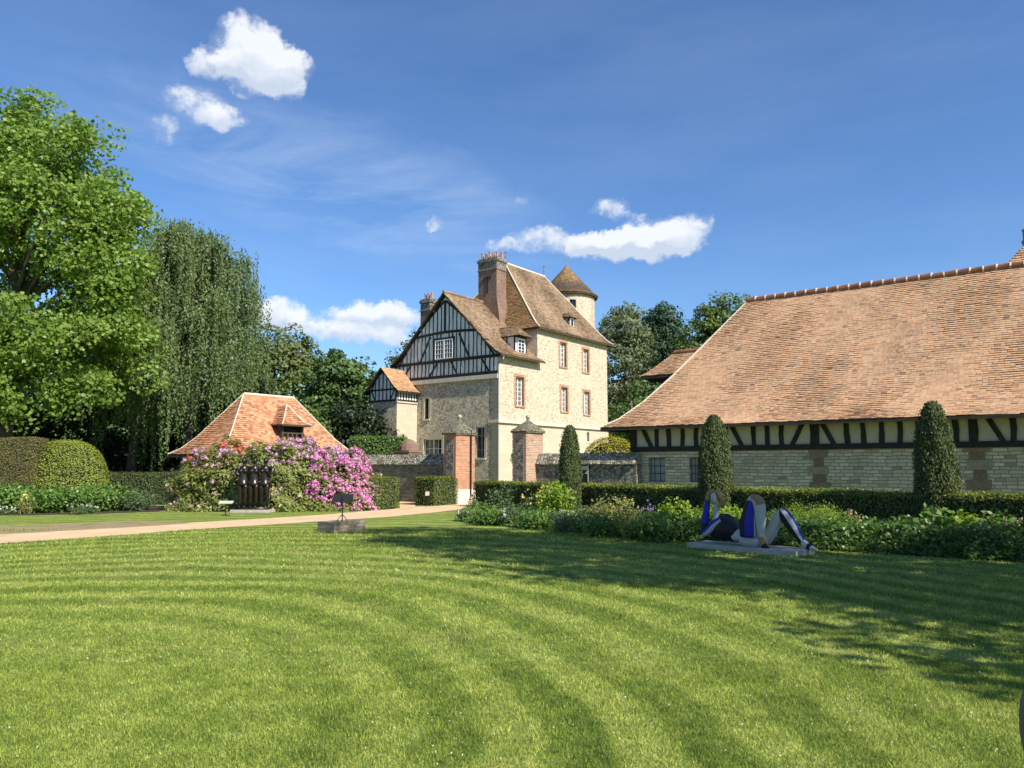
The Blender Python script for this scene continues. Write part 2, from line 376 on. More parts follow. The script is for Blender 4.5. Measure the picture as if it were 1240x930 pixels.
M['fl_lilac'] = leafmat('lilac_blossom', (.46, .21, .43), (.70, .44, .66), .3, .6, 1.0)
M['fl_pink'] = leafmat('magenta_blossom', (.58, .17, .48), (.80, .38, .70), .3, .6, 1.0)
M['fl_red'] = leafmat('red_blossom', (.62, .05, .08), (.80, .20, .20), .3, .6, 1.0)
M['fl_pale'] = leafmat('faded_blossom', (.42, .28, .30), (.60, .45, .46), .3, .6, 1.0)
M['fl_yellow'] = leafmat('yellow_blossom', (.70, .55, .10), (.85, .75, .35), .3, .6, 1.0)
M['fl_orange'] = leafmat('orange_blossom', (.75, .14, .05), (.85, .25, .12), .3, .6, 1.0)
M['fl_violet'] = leafmat('violet_blossom', (.20, .12, .45), (.40, .28, .60), .3, .6, 1.0)
M['fl_white'] = leafmat('white_blossom', (.55, .55, .5), (.75, .75, .68), .3, .6, 1.0)
M['herb'] = leafmat('perennial_leaf', (.07, .14, .028), (.18, .29, .06), .3, .5, 2)
M['herb2'] = leafmat('grey_green_leaf', (.06, .10, .04), (.14, .20, .085), .3, .6, 2)
M['herb_dark'] = leafmat('groundcover_leaf', (.045, .10, .022), (.12, .21, .045), .3, .45, 2)
M['lime_leaf'] = leafmat('lime_green_leaf', (.15, .25, .02), (.30, .40, .055), .35, .5, 2)
M['spurge'] = leafmat('spurge_leaf', (.16, .18, .045), (.34, .33, .11), .3, .6, 2)

# lawn: mowing bands, dry patches, clover, all in world metres
def grass_colour(nb, pos):
    w = nb.vmath('SCALE', nb.vmath('SUBTRACT', nb.noise(pos, .22, 3, out=1), (.5, .5, .5))); w.node.inputs['Scale'].default_value = 1.5
    q = nb.vmath('ADD', pos, w)
    cpos = nb.vmath('MULTIPLY', nb.vmath('SUBTRACT', q, (-5.0, 4.2, 0)), (1, .85, 0))
    r = nb.vmath('LENGTH', cpos)
    band = nb.math('SINE', nb.math('MULTIPLY', r, 2 * math.pi / .80)); band = nb.math('SUBTRACT', nb.mapr(band, -.55, .55, smooth=True), .5); band = nb.math('MULTIPLY', band, 2.0)
    band = nb.math('MULTIPLY', band, nb.mapr(r, 2.0, 5.0))
    band = nb.math('MULTIPLY', band, nb.mapr(nb.noise(pos, .30, 2), .28, .52))
    big = nb.noise(pos, .45, 4, .6); mid = nb.noise(pos, 3.2, 6, .75); fine = nb.noise(pos, 26, 3, .7)
    f = nb.math('ADD', nb.math('MULTIPLY', band, .10), nb.math('ADD', nb.math('MULTIPLY', big, .28), nb.math('MULTIPLY', mid, .72)))
    c = nb.ramp(f, [(.28, (.105, .168, .029)), (.5, (.240, .308, .064)), (.72, (.40, .45, .13))])
    dry = nb.math('MULTIPLY', nb.mapr(nb.noise(pos, .9, 5, .7), .57, .74), .6)
    c = nb.mix(dry, c, (.36, .33, .14))
    c = nb.mix(1, c, nb.ramp(nb.noise(pos, 7.5, 5, .8), [(.34, (.68, .74, .66)), (.5, (1, 1, 1)), (.66, (1.20, 1.14, 1.12))]), 'MULTIPLY')
    return c, fine
m, nb, p = newmat('mown_lawn'); g = nb.n('ShaderNodeNewGeometry')
c, fine = grass_colour(nb, g.outputs['Position'])
c = nb.mix(1, c, nb.ramp(fine, [(.25, (.55, .6, .5)), (.5, (.95, .95, .9)), (.8, (1.35, 1.3, 1.3))]), 'MULTIPLY')
nb.l(c, p.inputs['Base Color']); p.inputs['Roughness'].default_value = .95; p.inputs['Specular IOR Level'].default_value = .1
bumpto(nb, p, nb.math('ADD', fine, nb.noise(g.outputs['Position'], 90, 2)), 1.0, .03); M['lawn'] = m
m, nb, p = newmat('grass_blade'); g = nb.n('ShaderNodeNewGeometry')
c, fine = grass_colour(nb, g.outputs['Position'])
c = nb.mix(1, c, nb.ramp(g.outputs['Random Per Island'], [(0, (.45, .55, .42)), (.5, (1.0, 1.05, .9)), (.88, (1.6, 1.5, 1.3)), (1, (2.3, 1.9, 1.8))]), 'MULTIPLY')
nb.l(c, p.inputs['Base Color']); p.inputs['Roughness'].default_value = .6; p.inputs['Specular IOR Level'].default_value = .2
tr = nb.n('ShaderNodeBsdfTranslucent'); nb.l(c, tr.inputs[0]); mx = nb.n('ShaderNodeMixShader'); mx.inputs[0].default_value = .3
nb.l(p.outputs[0], mx.inputs[1]); nb.l(tr.outputs[0], mx.inputs[2]); nb.l(mx.outputs[0], nb.t.nodes['Material Output'].inputs[0]); M['blade'] = m
m, nb, p = newmat('sandy_path'); g = nb.n('ShaderNodeNewGeometry'); pos = g.outputs['Position']
c = nb.ramp(nb.noise(pos, 1.2, 6, .7), [(.3, (.52, .36, .20)), (.7, (.70, .51, .31))])
c = nb.mix(1, c, nb.ramp(nb.noise(pos, 45, 3, .8), [(.3, (.75, .75, .75)), (.7, (1.15, 1.15, 1.15))]), 'MULTIPLY')
nb.l(c, p.inputs['Base Color']); p.inputs['Roughness'].default_value = .95; bumpto(nb, p, nb.noise(pos, 60, 4), .5, .02); M['path'] = m
m, nb, p = newmat('bare_soil'); g = nb.n('ShaderNodeNewGeometry'); pos = g.outputs['Position']
c = nb.ramp(nb.noise(pos, 1.5, 6, .7), [(.35, (.20, .13, .07)), (.5, (.30, .215, .12)), (.64, (.12, .15, .04))])
nb.l(c, p.inputs['Base Color']); p.inputs['Roughness'].default_value = .95; bumpto(nb, p, nb.noise(pos, 30, 4), .7, .03); M['soil'] = m
M['bedsoil'] = plain('dark_bed_soil', (.045, .032, .02), .95, .3, 4, bump=.8)
# ------------------------------------------------------------------ architecture helpers
ROT = -math.atan2(.6, .8)               # the buildings share one orientation: local x = (.8,-.6), local y = (.6,.8)
def tiles(mb, P0, u, w, L, prof, kL=0, kR=0, tw=.17, ex=.11, th=.018, jit=.006):
    """courses of separate plain tiles over one roof slope"""
    P0, u, w = Vector(P0), Vector(u), Vector(w); Z = Vector((0, 0, 1))
    seg = [math.hypot(prof[i+1][0]-prof[i][0], prof[i+1][1]-prof[i][1]) for i in range(len(prof)-1)]
    tot = sum(seg); n = max(2, int(tot / ex))
    def at(s):
        s = min(s, tot); i = 0
        while i < len(seg) - 1 and s > seg[i]: s -= seg[i]; i += 1
        t = s / seg[i]; a, b_ = prof[i], prof[i+1]
        o = a[0] + (b_[0]-a[0]) * t; z = a[1] + (b_[1]-a[1]) * t
        nrm = (Z * (b_[0]-a[0]) - w * (b_[1]-a[1])).normalized()
        return o, z, nrm
    for r in range(n):
        o0, z0, n0 = at(tot * r / n); o1, z1, n1 = at(min(tot, tot * (r + 1.12) / n))
        oc = (o0 + o1) / 2
        a = kL * oc; e = L - kR * oc
        if e - a < .03: break
        x = a - (tw * .5 if r % 2 else 0)
        wob = random.uniform(-.003, .003)
        while x < e:
            w_ = tw * random.uniform(.88, 1.1); x0 = max(a, x); x1 = min(e, x + w_ - .004); x += w_
            if x1 - x0 < .02: continue
            h = th + random.uniform(-jit, jit) + wob + .013*math.sin(x*.8+oc*.9) + .009*math.sin(x*2.1-oc*1.7); dr = random.uniform(-.012, .012)
            b0 = P0 + u * x0 + w * o0 + Z * (z0 + dr); b1 = P0 + u * x1 + w * o0 + Z * (z0 + dr + random.uniform(-.004, .004))
            t0 = P0 + u * x0 + w * o1 + Z * z1 + n1 * .003; t1 = P0 + u * x1 + w * o1 + Z * z1 + n1 * .003
            mb.add([b0 - n0 * .004, b1 - n0 * .004, b0 + n0 * h, b1 + n0 * h, t0, t1], [(0, 1, 3, 2), (2, 3, 5, 4)])
def underlay(mb, P0, u, w, L, prof, kL=0, kR=0, drop=.035, thick=.10, eave=True):
    P0, u, w = Vector(P0), Vector(u), Vector(w); Z = Vector((0, 0, 1))
    def row(i, d):
        o, z = prof[i]; c = P0 + w * o + Z * (z - d)
        a, e = kL * o, L - kR * o
        if e < a: a = e = (a + e) / 2
        return c + u * a, c + u * e
    for i in range(len(prof) - 1):
        a, b_ = row(i, drop); d, c = row(i + 1, drop); mb.quad(a, b_, c, d)
        a2, b2 = row(i, drop + thick); d2, c2 = row(i + 1, drop + thick); mb.quad(d2, c2, b2, a2)
        mb.quad(a2, a, d, d2); mb.quad(b_, b2, c2, c)
    a, b_ = row(0, drop); a2, b2 = row(0, drop + thick); mb.quad(a2, b2, b_, a)
    a, b_ = row(-1, drop); a2, b2 = row(-1, drop + thick); mb.quad(a, b_, b2, a2)

def holed_wall(mb, P0, u, n_in, Wd, z0, z1, holes, depth=.3, mi=0, back=False):
    """vertical wall sheet from P0 along u, with real openings (a, b, za, zb) and their reveals"""
    P0, u, n_in = Vector(P0), Vector(u), Vector(n_in)
    def pt(a, z, d=0): return P0 + u * a + Vector((0, 0, z)) + n_in * d
    xs = sorted({0, Wd, *[h[0] for h in holes], *[h[1] for h in holes]})
    zs = sorted({z0, z1, *[h[2] for h in holes if z0 < h[2] < z1], *[h[3] for h in holes if z0 < h[3] < z1]})
    flip = u.cross(Vector((0, 0, 1))).dot(n_in) > 0
    for i in range(len(xs) - 1):
        for j in range(len(zs) - 1):
            cx, cz = (xs[i]+xs[i+1])/2, (zs[j]+zs[j+1])/2
            if any(h[0] < cx < h[1] and h[2] < cz < h[3] for h in holes): continue
            q = [pt(xs[i], zs[j]), pt(xs[i+1], zs[j]), pt(xs[i+1], zs[j+1]), pt(xs[i], zs[j+1])]
            if flip: q.reverse()
            mb.poly(q, mi)
    for a, e, za, zb in holes:
        for p_, q_ in (((a, za), (e, za)), ((e, za), (e, zb)), ((e, zb), (a, zb)), ((a, zb), (a, za))):
            mb.quad(pt(*p_), pt(*q_), pt(*q_, depth), pt(*p_, depth), mi)
def window(parent, P0, u, n_in, a, e, za, zb, cols=2, rows=4, inset=.16, frame='white', surround=None, sill=True, bars=None, pane='glass', label=None, sw=.16, leaves=2):
    P0, u, n_in = Vector(P0), Vector(u), Vector(n_in)
    def B(mb, a0, a1, b0, b1, d0, d1):
        mb.obox(P0 + u * a0 + Vector((0, 0, b0)) + n_in * d0, u * (a1 - a0), n_in * (d1 - d0), (0, 0, b1 - b0))
    f = MB(); t = .055
    B(f, a, a+t, za, zb, inset, inset+.06); B(f, e-t, e, za, zb, inset, inset+.06)
    B(f, a+t, e-t, za, za+t, inset+.002, inset+.058); B(f, a+t, e-t, zb-t, zb, inset+.002, inset+.058)
    if leaves == 2: B(f, (a+e)/2-.035, (a+e)/2+.035, za+t, zb-t, inset-.012, inset+.05)
    tot = cols * leaves
    for i in range(1, tot):
        if leaves == 2 and i == cols: continue
        x = a + t + (e - a - 2*t) * i / tot; B(f, x-.014, x+.014, za+t, zb-t, inset+.012, inset+.04)
    for j in range(1, rows):
        z = za + t + (zb - za - 2*t) * j / rows; B(f, a+t, e-t, z-.014, z+.014, inset+.010, inset+.038)
    fr = f.build('window', M[frame], parent)
    if label: fr['label'] = label
    g_ = MB(); B(g_, a+.01, e-.01, za+.01, zb-.01, inset+.045, inset+.05); g_.build('pane', M[pane], fr)
    if surround:
        s_ = MB(); k = .022
        n = max(4, int((zb - za + sw) / .16))
        for i in range(n):
            zz0 = za + (zb - za) * i / n; zz1 = za + (zb - za) * (i + 1) / n - .004
            ex = sw + (.07 if i % 2 else 0)
            B(s_, a-ex, a, zz0, zz1, -k, .14); B(s_, e, e+ex, zz0, zz1, -k, .14)
        B(s_, a-sw-.05, e+sw+.05, zb, zb+sw+.03, -k-.003, .14)
        s_.build('surround', M[surround], fr)
    if sill:
        s_ = MB(); B(s_, a-.12, e+.12, za-.11, za, -.07, .2); s_.build('sill', M['brick' if surround == 'brick' else 'stone'], fr)
    if bars:
        s_ = MB()
        for i in range(1, bars[0] + 1):
            x = a + (e-a) * i / (bars[0]+1); B(s_, x-.011, x+.011, za-.0, zb, .05, .072)
        for j in range(1, bars[1] + 1):
            z = za + (zb-za) * j / (bars[1]+1); B(s_, a-.02, e+.02, z-.01, z+.01, .043, .049)
        s_.build('grille', M['iron'], fr)
    return fr
def beam(mb, P0, u, out, a, za, e, zb, w=.14, proud=.035, segs=1, bow=0):
    P0, u, out = Vector(P0), Vector(u), Vector(out); Z = Vector((0, 0, 1))
    pts = []
    for i in range(segs + 1):
        t = i / segs; pts.append((a + (e-a)*t, za + (zb-za)*t + bow*4*t*(1-t)))
    for (x0, q0), (x1, q1) in zip(pts, pts[1:]):
        d = (u * (x1-x0) + Z * (q1-q0)); l = d.length; d /= l
        s_ = out.cross(d).normalized() * w
        pr = proud + random.uniform(-.006, .006)
        mb.obox(P0 + u*x0 + Z*q0 - s_/2 - d*.004 - out*.02, d*(l+.008), s_, out*(pr+.02))
def jbeam(mb, P0, u, out, a, za, e, zb, w=.12, proud=.03):
    """an upright that wavers a little like hewn oak"""
    m_ = random.uniform(-.035, .035); c = (a+e)/2 + m_; z = (za+zb)/2
    beam(mb, P0, u, out, a, za, c, z, w*random.uniform(.85, 1.12), proud)
    beam(mb, P0, u, out, c, z, e, zb, w*random.uniform(.85, 1.12), proud)

# ------------------------------------------------------------------ the chateau
def chateau():
    ch = empty('manor_house', 'tall limestone manor with half timbered gable, steep brown roofs, brick chimneys and a round tower', 'manor house', (-.91, 50, 0), ROT)
    X, Y, Z = Vector((1, 0, 0)), Vector((0, 1, 0)), Vector((0, 0, 1))
    Wd, YL, YT = 9.2, 4.49, 14.25
    # gable-end stone wall
    mb = MB(); H = [(2.6, 4.3, .3, 3.5), (2.67, 3.06, 4.9, 6.35), (7.35, 8.07, 2.15, 4.2)]
    holed_wall(mb, (-Wd, 0, 0), X, Y, Wd, 0, 7.42, H, .3); mb.build('gable_wall', M['flint'], ch)
    window(ch, (-Wd, 0, 0), X, Y, 2.6, 4.3, .3, 3.5, 2, 5, surround=None, sill=False)
    window(ch, (-Wd, 0, 0), X, Y, 2.67, 3.06, 4.9, 6.35, 1, 4, leaves=1, frame='wood')
    window(ch, (-Wd, 0, 0), X, Y, 7.35, 8.07, 2.15, 4.2, 1, 4, bars=(4, 7))
    q = MB()      # dressed corner, plinth and window margins
    for i in range(26):
        z0 = i * .285; l = .5 if i % 2 else .3
        q.box(-l, -.015, z0, .012, .2, z0 + .278)
        l = .3 if i % 2 else .5
        q.box(-.2, .2, z0, .013, l, z0 + .276)
    q.box(-3.2, -.05, 0, -.52, .02, .75)
    for (a, e, za, zb) in ((-1.85, -1.13, 2.15, 4.2), (-6.6, -4.9, .3, 3.5), (-6.53, -6.14, 4.9, 6.35)):
        q.box(a-.2, -.018, za-.1, a-.001, .02, zb+.2); q.box(e+.001, -.018, za-.1, e+.2, .02, zb+.2); q.box(a-.001, -.019, zb+.002, e+.001, .02, zb+.22)
    q.build('corner_stone', M['smooth'], ch)
    mb = MB(); mb.box(-Wd-.05, -.16, 7.36, .06, .1, 7.64); mb.build('ledge', M['stone'], ch)
    # timbered gable: plaster and frame
    ap = 13.35; cx = -4.6
    mb = MB(); mb.add([(-Wd, -.08, 7.64), (0, -.08, 7.64), (.02, -.08, 8.85), (cx, -.08, ap), (-Wd-.02, -.08, 8.85)], [(0, 1, 2, 3, 4)])
    mb.add([(-Wd, .1, 7.64), (0, .1, 7.64), (.02, .1, 8.85), (cx, .1, ap), (-Wd-.02, .1, 8.85)], [(4, 3, 2, 1, 0)])
    mb.build('plaster_gable', M['plaster'], ch)
    t = MB(); P, U, O = Vector((cx, -.08, 0)), X, -Y
    bm_ = lambda *a, **k: beam(t, P, U, O, *a, **k)
    bm_(-4.6, 7.76, 4.6, 7.76, w=.2, proud=.06); bm_(-4.72, 8.85, 4.72, 8.85, w=.2, proud=.07)
    bm_(-2.75, 10.72, 2.75, 10.72, w=.17, proud=.05, segs=8, bow=.14)
    for s in (-1, 1):       # curved principal rafters inside the verge
        pts = [(4.35, 8.9), (3.7, 9.75), (2.95, 10.65), (2.1, 11.45), (1.1, 12.3), (.08, 13.05)]
        for (a, za), (e, zb) in zip(pts, pts[1:]): bm_(s*a, za, s*e, zb, w=.15, proud=.045)
    bm_(0, 10.8, 0, 13.1, w=.16, proud=.05)
    def lim(x):
        x = abs(x)
        pts = [(4.35, 8.9), (3.7, 9.75), (2.95, 10.65), (2.1, 11.45), (1.1, 12.3), (.08, 13.05)]
        for (a, za), (e, zb) in zip(pts, pts[1:]):
            if e <= x <= a: return za + (zb-za) * (a-x) / (a-e)
        return 8.9
    for i in range(-12, 13):
        x = i * .362
        if abs(x) < 4.45: jbeam(t, P, U, O, x, 7.85, x + random.uniform(-.04, .04), 8.78, .085)
        if i and abs(x) < 4.2:
            top = min(lim(x), 10.68 + .14 * max(0, 1 - (x/2.75)**2))
            if abs(x) < 1.0: jbeam(t, P, U, O, x, 10.4, x, top, .09)
            elif top - 8.95 > .15: jbeam(t, P, U, O, x, 8.95, x + random.uniform(-.04, .04), top, .075)
        if i and abs(x) < 2.6 and lim(x) > 10.95: jbeam(t, P, U, O, x, 10.85, x, lim(x), .075)
    for x0, z0, x1, z1 in ((-2.3, 8.95, -1.35, 10.65), (2.2, 8.95, 1.3, 10.65), (-3.9, 7.85, -3.3, 8.75), (-1.4, 7.85, -.7, 8.75), (.6, 8.75, 1.15, 7.85), (3.3, 8.75, 3.9, 7.85), (-.05, 7.85, -.05, 8.75)):
        bm_(x0, z0, x1, z1, w=.12, proud=.052)
    bm_(-.98, 8.95, -.98, 10.5, w=.14, proud=.06); bm_(.82, 8.95, .82, 10.5, w=.14, proud=.06); bm_(-1.05, 10.42, .9, 10.42, w=.14, proud=.065)
    t.build('timber_frame', M['timber'], ch)
    window(ch, (-Wd, -.16, 0), X, Y, 3.72, 4.53, 9.0, 10.34, 3, 4, inset=.0, leaves=1, sill=False)
    window(ch, (-Wd, -.16, 0), X, Y, 4.57, 5.36, 9.0, 10.34, 3, 4, inset=.0, leaves=1, sill=False)
    # long side
    H1 = [(1.95, 2.85, 5.68, 7.65)]
    H2 = [(7.38, 8.22, 8.9, 10.72), (10.6, 11.4, 8.8, 10.6), (7.5, 8.34, 5.6, 7.4), (10.68, 11.46, 5.55, 7.32)]
    mb = MB(); holed_wall(mb, (0, 0, 0), Y, -X, YL, 4.6, 8.85, H1, .3)
    holed_wall(mb, (0, YL, 0), Y, -X, YT-YL, 4.6, 11.5, [(a-YL, e-YL, c, d) for a, e, c, d in H2], .3); mb.build('side_wall', M['lime'], ch)
    for (a, e, c, d) in H1 + H2:
        window(ch, (0, 0, 0), Y, -X, a, e, c, d, 2, 6 if d-c > 1.9 else 5, surround='brick', inset=.2)
    mb = MB(); HB = [(1.5, 2.4, .2, 4.1), (11.0, 11.35, 3.5, 4.2)]
    holed_wall(mb, (.03, 0, 0), Y, -X, YT+.03, 0, 4.5, HB, .35); mb.build('base_wall', M['smooth'], ch)
    window(ch, (0, 0, 0), Y, -X, 1.5, 2.4, .2, 4.1, 2, 6, sill=False, inset=.22)
    window(ch, (0, 0, 0), Y, -X, 11.0, 11.35, 3.5, 4.2, 1, 2, leaves=1, inset=.22)
    mb = MB(); mb.box(-.7, -.18, 4.44, .20, .05, 4.64); mb.box(-.1, .05, 4.443, .198, YT+.12, 4.637); 
    mb.build('string_course', M['stone'], ch)
    # remaining walls
    mb = MB(); holed_wall(mb, (-Wd, 0, 0), Y, X, YT, 0, 8.85, [], 0); holed_wall(mb, (-Wd, YL, 0), Y, X, YT-YL, 8.85, 11.5, [], 0)
    holed_wall(mb, (-Wd, YL, 0), X, Y, Wd, 8.0, 11.5, [], 0); holed_wall(mb, (-Wd, YT, 0), X, -Y, Wd, 0, 11.5, [], 0)
    mb.build('rear_wall', M['lime'], ch)
    # lower roof, ridge along y
    prof = [(0, 0), (.5, .28), (1.2, .86), (5.12, 4.75)]
    rf = MB(); ul = MB(); y0, y1 = -.32, YL + .02
    for P0, u, w, L in (((.52, y0, 8.9), Y, -X, y1 + .25 - y0), ((-9.72, y1, 8.9), -Y, X, y1 - y0)):
        tiles(rf, P0, u, w, L, prof, tw=.2, ex=.135, th=.022, jit=.01); underlay(ul, P0, u, w, L, prof)
    r1 = rf.build('roof', M['tile_chateau'], ch, uv=False); ul.build('soffit', M['soffit'], r1)
    mb = MB()
    for i in range(12): mb.tube([(cx, y0 + i*.4, 13.70 + .012*(i % 2)), (cx, y0 + (i+1)*.4, 13.70 + .012*(i % 2))], .10, 8)
    mb.build('ridge', M['tile_chateau'], r1)
    mb = MB()        # barge boards and the stepped purlin ends under the verge
    for s in (-1, 1):
        pts = [(cx + s*(5.12 - o), y0 + .05, 8.9 + z - .17) for o, z in prof]
        for a, b_ in zip(pts, pts[1:]): mb.obox(a, Vector(b_) - Vector(a), (0, .05, 0), (0, 0, .13))
        for k in (.28, .55, .8): mb.box(cx + s*5.12*(1-k) - .1, y0+.02, 8.9 + 4.75*k - .34, cx + s*5.12*(1-k) + .1, .02, 8.9 + 4.75*k - .20)
    mb.build('barge_board', M['timber'], r1)
    # tall hipped roof
    prof = [(0, 0), (.45, .34), (1.1, 1.08), (5.0, 5.85)]
    rf = MB(); ul = MB(); mo = MB()
    y0, y1, ze = YL - .3, YT + .35, 11.35; kn = (6.75 - y0) / 5.0; kf = (y1 - 12.1) / 5.0
    for P0, u, w, L, kl, kr in (((.4, y0, ze), Y, -X, y1-y0, kn, kf), ((-9.6, y1, ze), -Y, X, y1-y0, kf, kn)):
        tiles(rf, P0, u, w, L, prof, kl, kr, .2, .135, .022, .01); underlay(ul, P0, u, w, L, prof, kl, kr)
    pf = [(o*kf, z) for o, z in prof]; P0 = (.4, y1, ze)
    tiles(rf, P0, -X, -Y, 10, pf, 1/kf, 1/kf, .2, .135, .022, .01); underlay(ul, P0, -X, -Y, 10, pf, 1/kf, 1/kf)
    r2 = rf.build('roof', M['tile_chateau'], ch, uv=False)
    hp = MB(); pn = [(o*kn, z) for o, z in prof]; P0 = (-9.6, y0, ze)
    tiles(hp, P0, X, Y, 10, pn, 1/kn, 1/kn, .2, .135, .024, .012); underlay(ul, P0, X, Y, 10, pn, 1/kn, 1/kn)
    h_ = hp.build('roof_hip', M['tile_moss'], ch, uv=False); h_['label'] = 'mossy rust coloured hip end of the tall roof'
    ul.build('soffit', M['soffit'], r2)
    for s in (-1, 1):
        for k, yy, d in ((kn, y0, 1), (kf, y1, -1)):
            mo.tube([(cx + s*(5.0-o), yy + d*k*o, ze + z + .03) for o, z in prof], .055, 6)
    mo.tube([(cx, 6.75, 17.24), (cx, 12.1, 17.24)], .10, 8)
    mo.build('ridge', M['mortar'], r2)
    for x, y in ((cx, 6.8), (cx, 12.05)):
        mb = MB(); mb.tube([(x, y, 17.1), (x, y, 17.5), (x, y, 18.5)], [.05, .035, .012], 6); mb.ball((x, y, 17.75), .07)
        mb.box(x-.2, y-.012, 18.05, x+.16, y+.012, 18.09); mb.box(x-.012, y-.1, 17.93, x+.012, y+.1, 17.96); mb.build('finial', M['lead'], ch)
    # chimneys
    def chimney(x0, y0_, x1, y1_, zb, zt, pots, mat, label):
        c = MB(); c.box(x0, y0_, zb, x1, y1_, zt - .95); c.box(x0-.05, y0_-.05, zt-.95, x1+.05, y1_+.05, zt-.85)
        k = c.build('chimney', M[mat], ch); k['label'] = label
        c = MB(); c.box(x0-.01, y0_-.01, zt-.85, x1+.01, y1_+.01, zt-.3); c.box(x0-.08, y0_-.08, zt-.3, x1+.08, y1_+.08, zt-.12); c.box(x0-.02, y0_-.02, zt-.12, x1+.02, y1_+.02, zt)
        c.build('chimney_cap', M['flintdark'], k)
        for i in range(pots[0]):
            for j in range(pots[1]):
                px = x0 + (x1-x0) * (i+.5)/pots[0]; py = y0_ + (y1_-y0_) * (j+.5)/pots[1]; h = random.uniform(.36, .55)
                c = MB(); c.lathe([(.10, 0), (.085, h*.8), (.105, h*.85), (.10, h), (.06, h)], 8, (px, py, zt)); c.build('chimney_pot', M['pot'], k)
        return k
    k = chimney(-5.0, 4.0, -3.27, 5.15, 12.0, 16.95, (5, 2), 'brickdark', 'tall dark brick chimney between the two roofs')
    c = MB(); c.box(-4.16, 3.955, 14.3, -4.08, 3.995, 15.6); c.box(-4.4, 3.95, 15.45, -3.84, 3.99, 15.52); c.box(-4.45, 3.94, 15.2, -4.36, 3.99, 15.5); c.box(-3.9, 3.94, 15.3, -3.81, 3.99, 15.6); c.build('wall_anchor', M['iron'], k)
    c = MB(); c.add([(-3.27, 4.0, 12.2), (-2.95, 3.98, 12.0), (-2.95, 5.15, 12.0), (-3.27, 5.15, 12.2), (-3.27, 4.0, 14.0), (-3.27, 5.15, 14.0)], [(0, 1, 4), (1, 2, 5, 4), (2, 3, 5)]); c.build('flashing', M['brickdark'], k)
    chimney(-8.95, 2.0, -8.0, 2.75, 9.0, 14.1, (3, 1), 'brickdark', 'short weathered chimney behind the gable')
    # dormer on the lower wing
    def dormer(yc, wdt, x_f, z0, zs, zr, xr, win, mats, front_over=.35, cheekmat='plaster'):
        hw = wdt / 2; c = MB()
        c.add([(x_f, yc-hw, z0), (x_f, yc+hw, z0), (x_f, yc+hw, zs), (x_f, yc-hw, zs), (xr, yc-hw, zs), (xr, yc+hw, zs), (xr, yc-hw, z0), (xr, yc+hw, z0)],
              [(0, 1, 2, 3), (6, 0, 3, 4), (1, 7, 5, 2)])
        d = c.build('dormer', M[cheekmat], ch)
        t_ = MB()
        for yy in (yc-hw, yc+hw): t_.box(x_f-.05, yy-.05, z0, x_f+.03, yy+.05, zs)
        t_.box(x_f-.04, yc-hw+.05, zs-.12, x_f+.032, yc+hw-.05, zs); t_.box(x_f-.04, yc-hw+.05, z0, x_f+.034, yc+hw-.05, z0+.1)
        for i in range(1, 4):
            xx = x_f + (xr - x_f) * i / 4
            t_.box(xx-.05, yc-hw-.03, z0, xx+.05, yc-hw+.01, zs)
        t_.obox((x_f, yc-hw-.035, zs-.1), (xr-x_f, 0, 0), (0, .04, 0), (0, 0, .1))
        t_.build('timber_frame', M['timber'], d)
        r_ = MB(); o = .22; h = zr - zs; run = hw + o
        pr = [(0, 0), (run*.35, h*.26), (run, h)]
        tiles(r_, (xr, yc-hw-o, zs-.06), X, Y, x_f + front_over - xr, pr, -.0, 1.0, .16, .12, .018); tiles(r_, (x_f+front_over, yc+hw+o, zs-.06), -X, -Y, x_f + front_over - xr, pr, 1.0, -.0, .16, .12, .018)
        tiles(r_, (x_f+front_over, yc-hw-o, zs-.06), Y, -X, 2*run, pr, 1, 1, .16, .12, .018)
        u_ = MB(); underlay(u_, (xr, yc-hw-o, zs-.06), X, Y, x_f + front_over - xr, pr, 0, 1.0, .02, .05); underlay(u_, (x_f+front_over, yc+hw+o, zs-.06), -X, -Y, x_f + front_over - xr, pr, 1.0, 0, .02, .05); underlay(u_, (x_f+front_over, yc-hw-o, zs-.06), Y, -X, 2*run, pr, 1, 1, .02, .05)
        rr = r_.build('dormer_roof', M[mats], d, uv=False); return d
    d = dormer(2.95, 1.3, -.35, 9.2, 10.55, 11.4, -3.0, None, 'tile_chateau', .55)
    # ch > dormer > (frame, roof); the window of the dormer is a part of the dormer
    f = MB(); X0 = -.31
    f.box(X0, 2.55, 9.3, X0+.05, 2.61, 10.35); f.box(X0, 3.29, 9.3, X0+.05, 3.35, 10.35); f.box(X0, 2.61, 9.3, X0+.05, 3.29, 9.37); f.box(X0, 2.61, 10.28, X0+.05, 3.29, 10.35); f.box(X0, 2.925, 9.37, X0+.052, 2.975, 10.28)
    for z in (9.6, 9.83, 10.06): f.box(X0+.005, 2.61, z-.015, X0+.045, 3.29, z+.015)
    f.build('dormer_window', M['white'], d)
    g_ = MB(); g_.box(X0+.01, 2.62, 9.32, X0+.02, 3.28, 10.3); g_.build('pane', M['glass'], d)
    d = dormer(10.1, .8, -.72, 12.15, 13.05, 13.5, -2.6, None, 'tile_chateau', .3, 'flint')
    f = MB(); X0 = -.68
    f.box(X0, 9.85, 12.25, X0+.05, 9.91, 12.95); f.box(X0, 10.29, 12.25, X0+.05, 10.35, 12.95); f.box(X0, 9.91, 12.25, X0+.05, 10.29, 12.31); f.box(X0, 9.91, 12.89, X0+.05, 10.29, 12.95)
    f.build('dormer_window', M['white'], d)
    g_ = MB(); g_.box(X0+.01, 9.92, 12.27, X0+.02, 10.3, 12.9); g_.build('pane', M['glass'], d)
    # round tower with a cone roof
    tc_, r = (-5.1, 16.3), 2.42
    mb = MB(); n = 28; zs = [0, 14.2, 15.6, 16.35]
    holes = {24, 2}
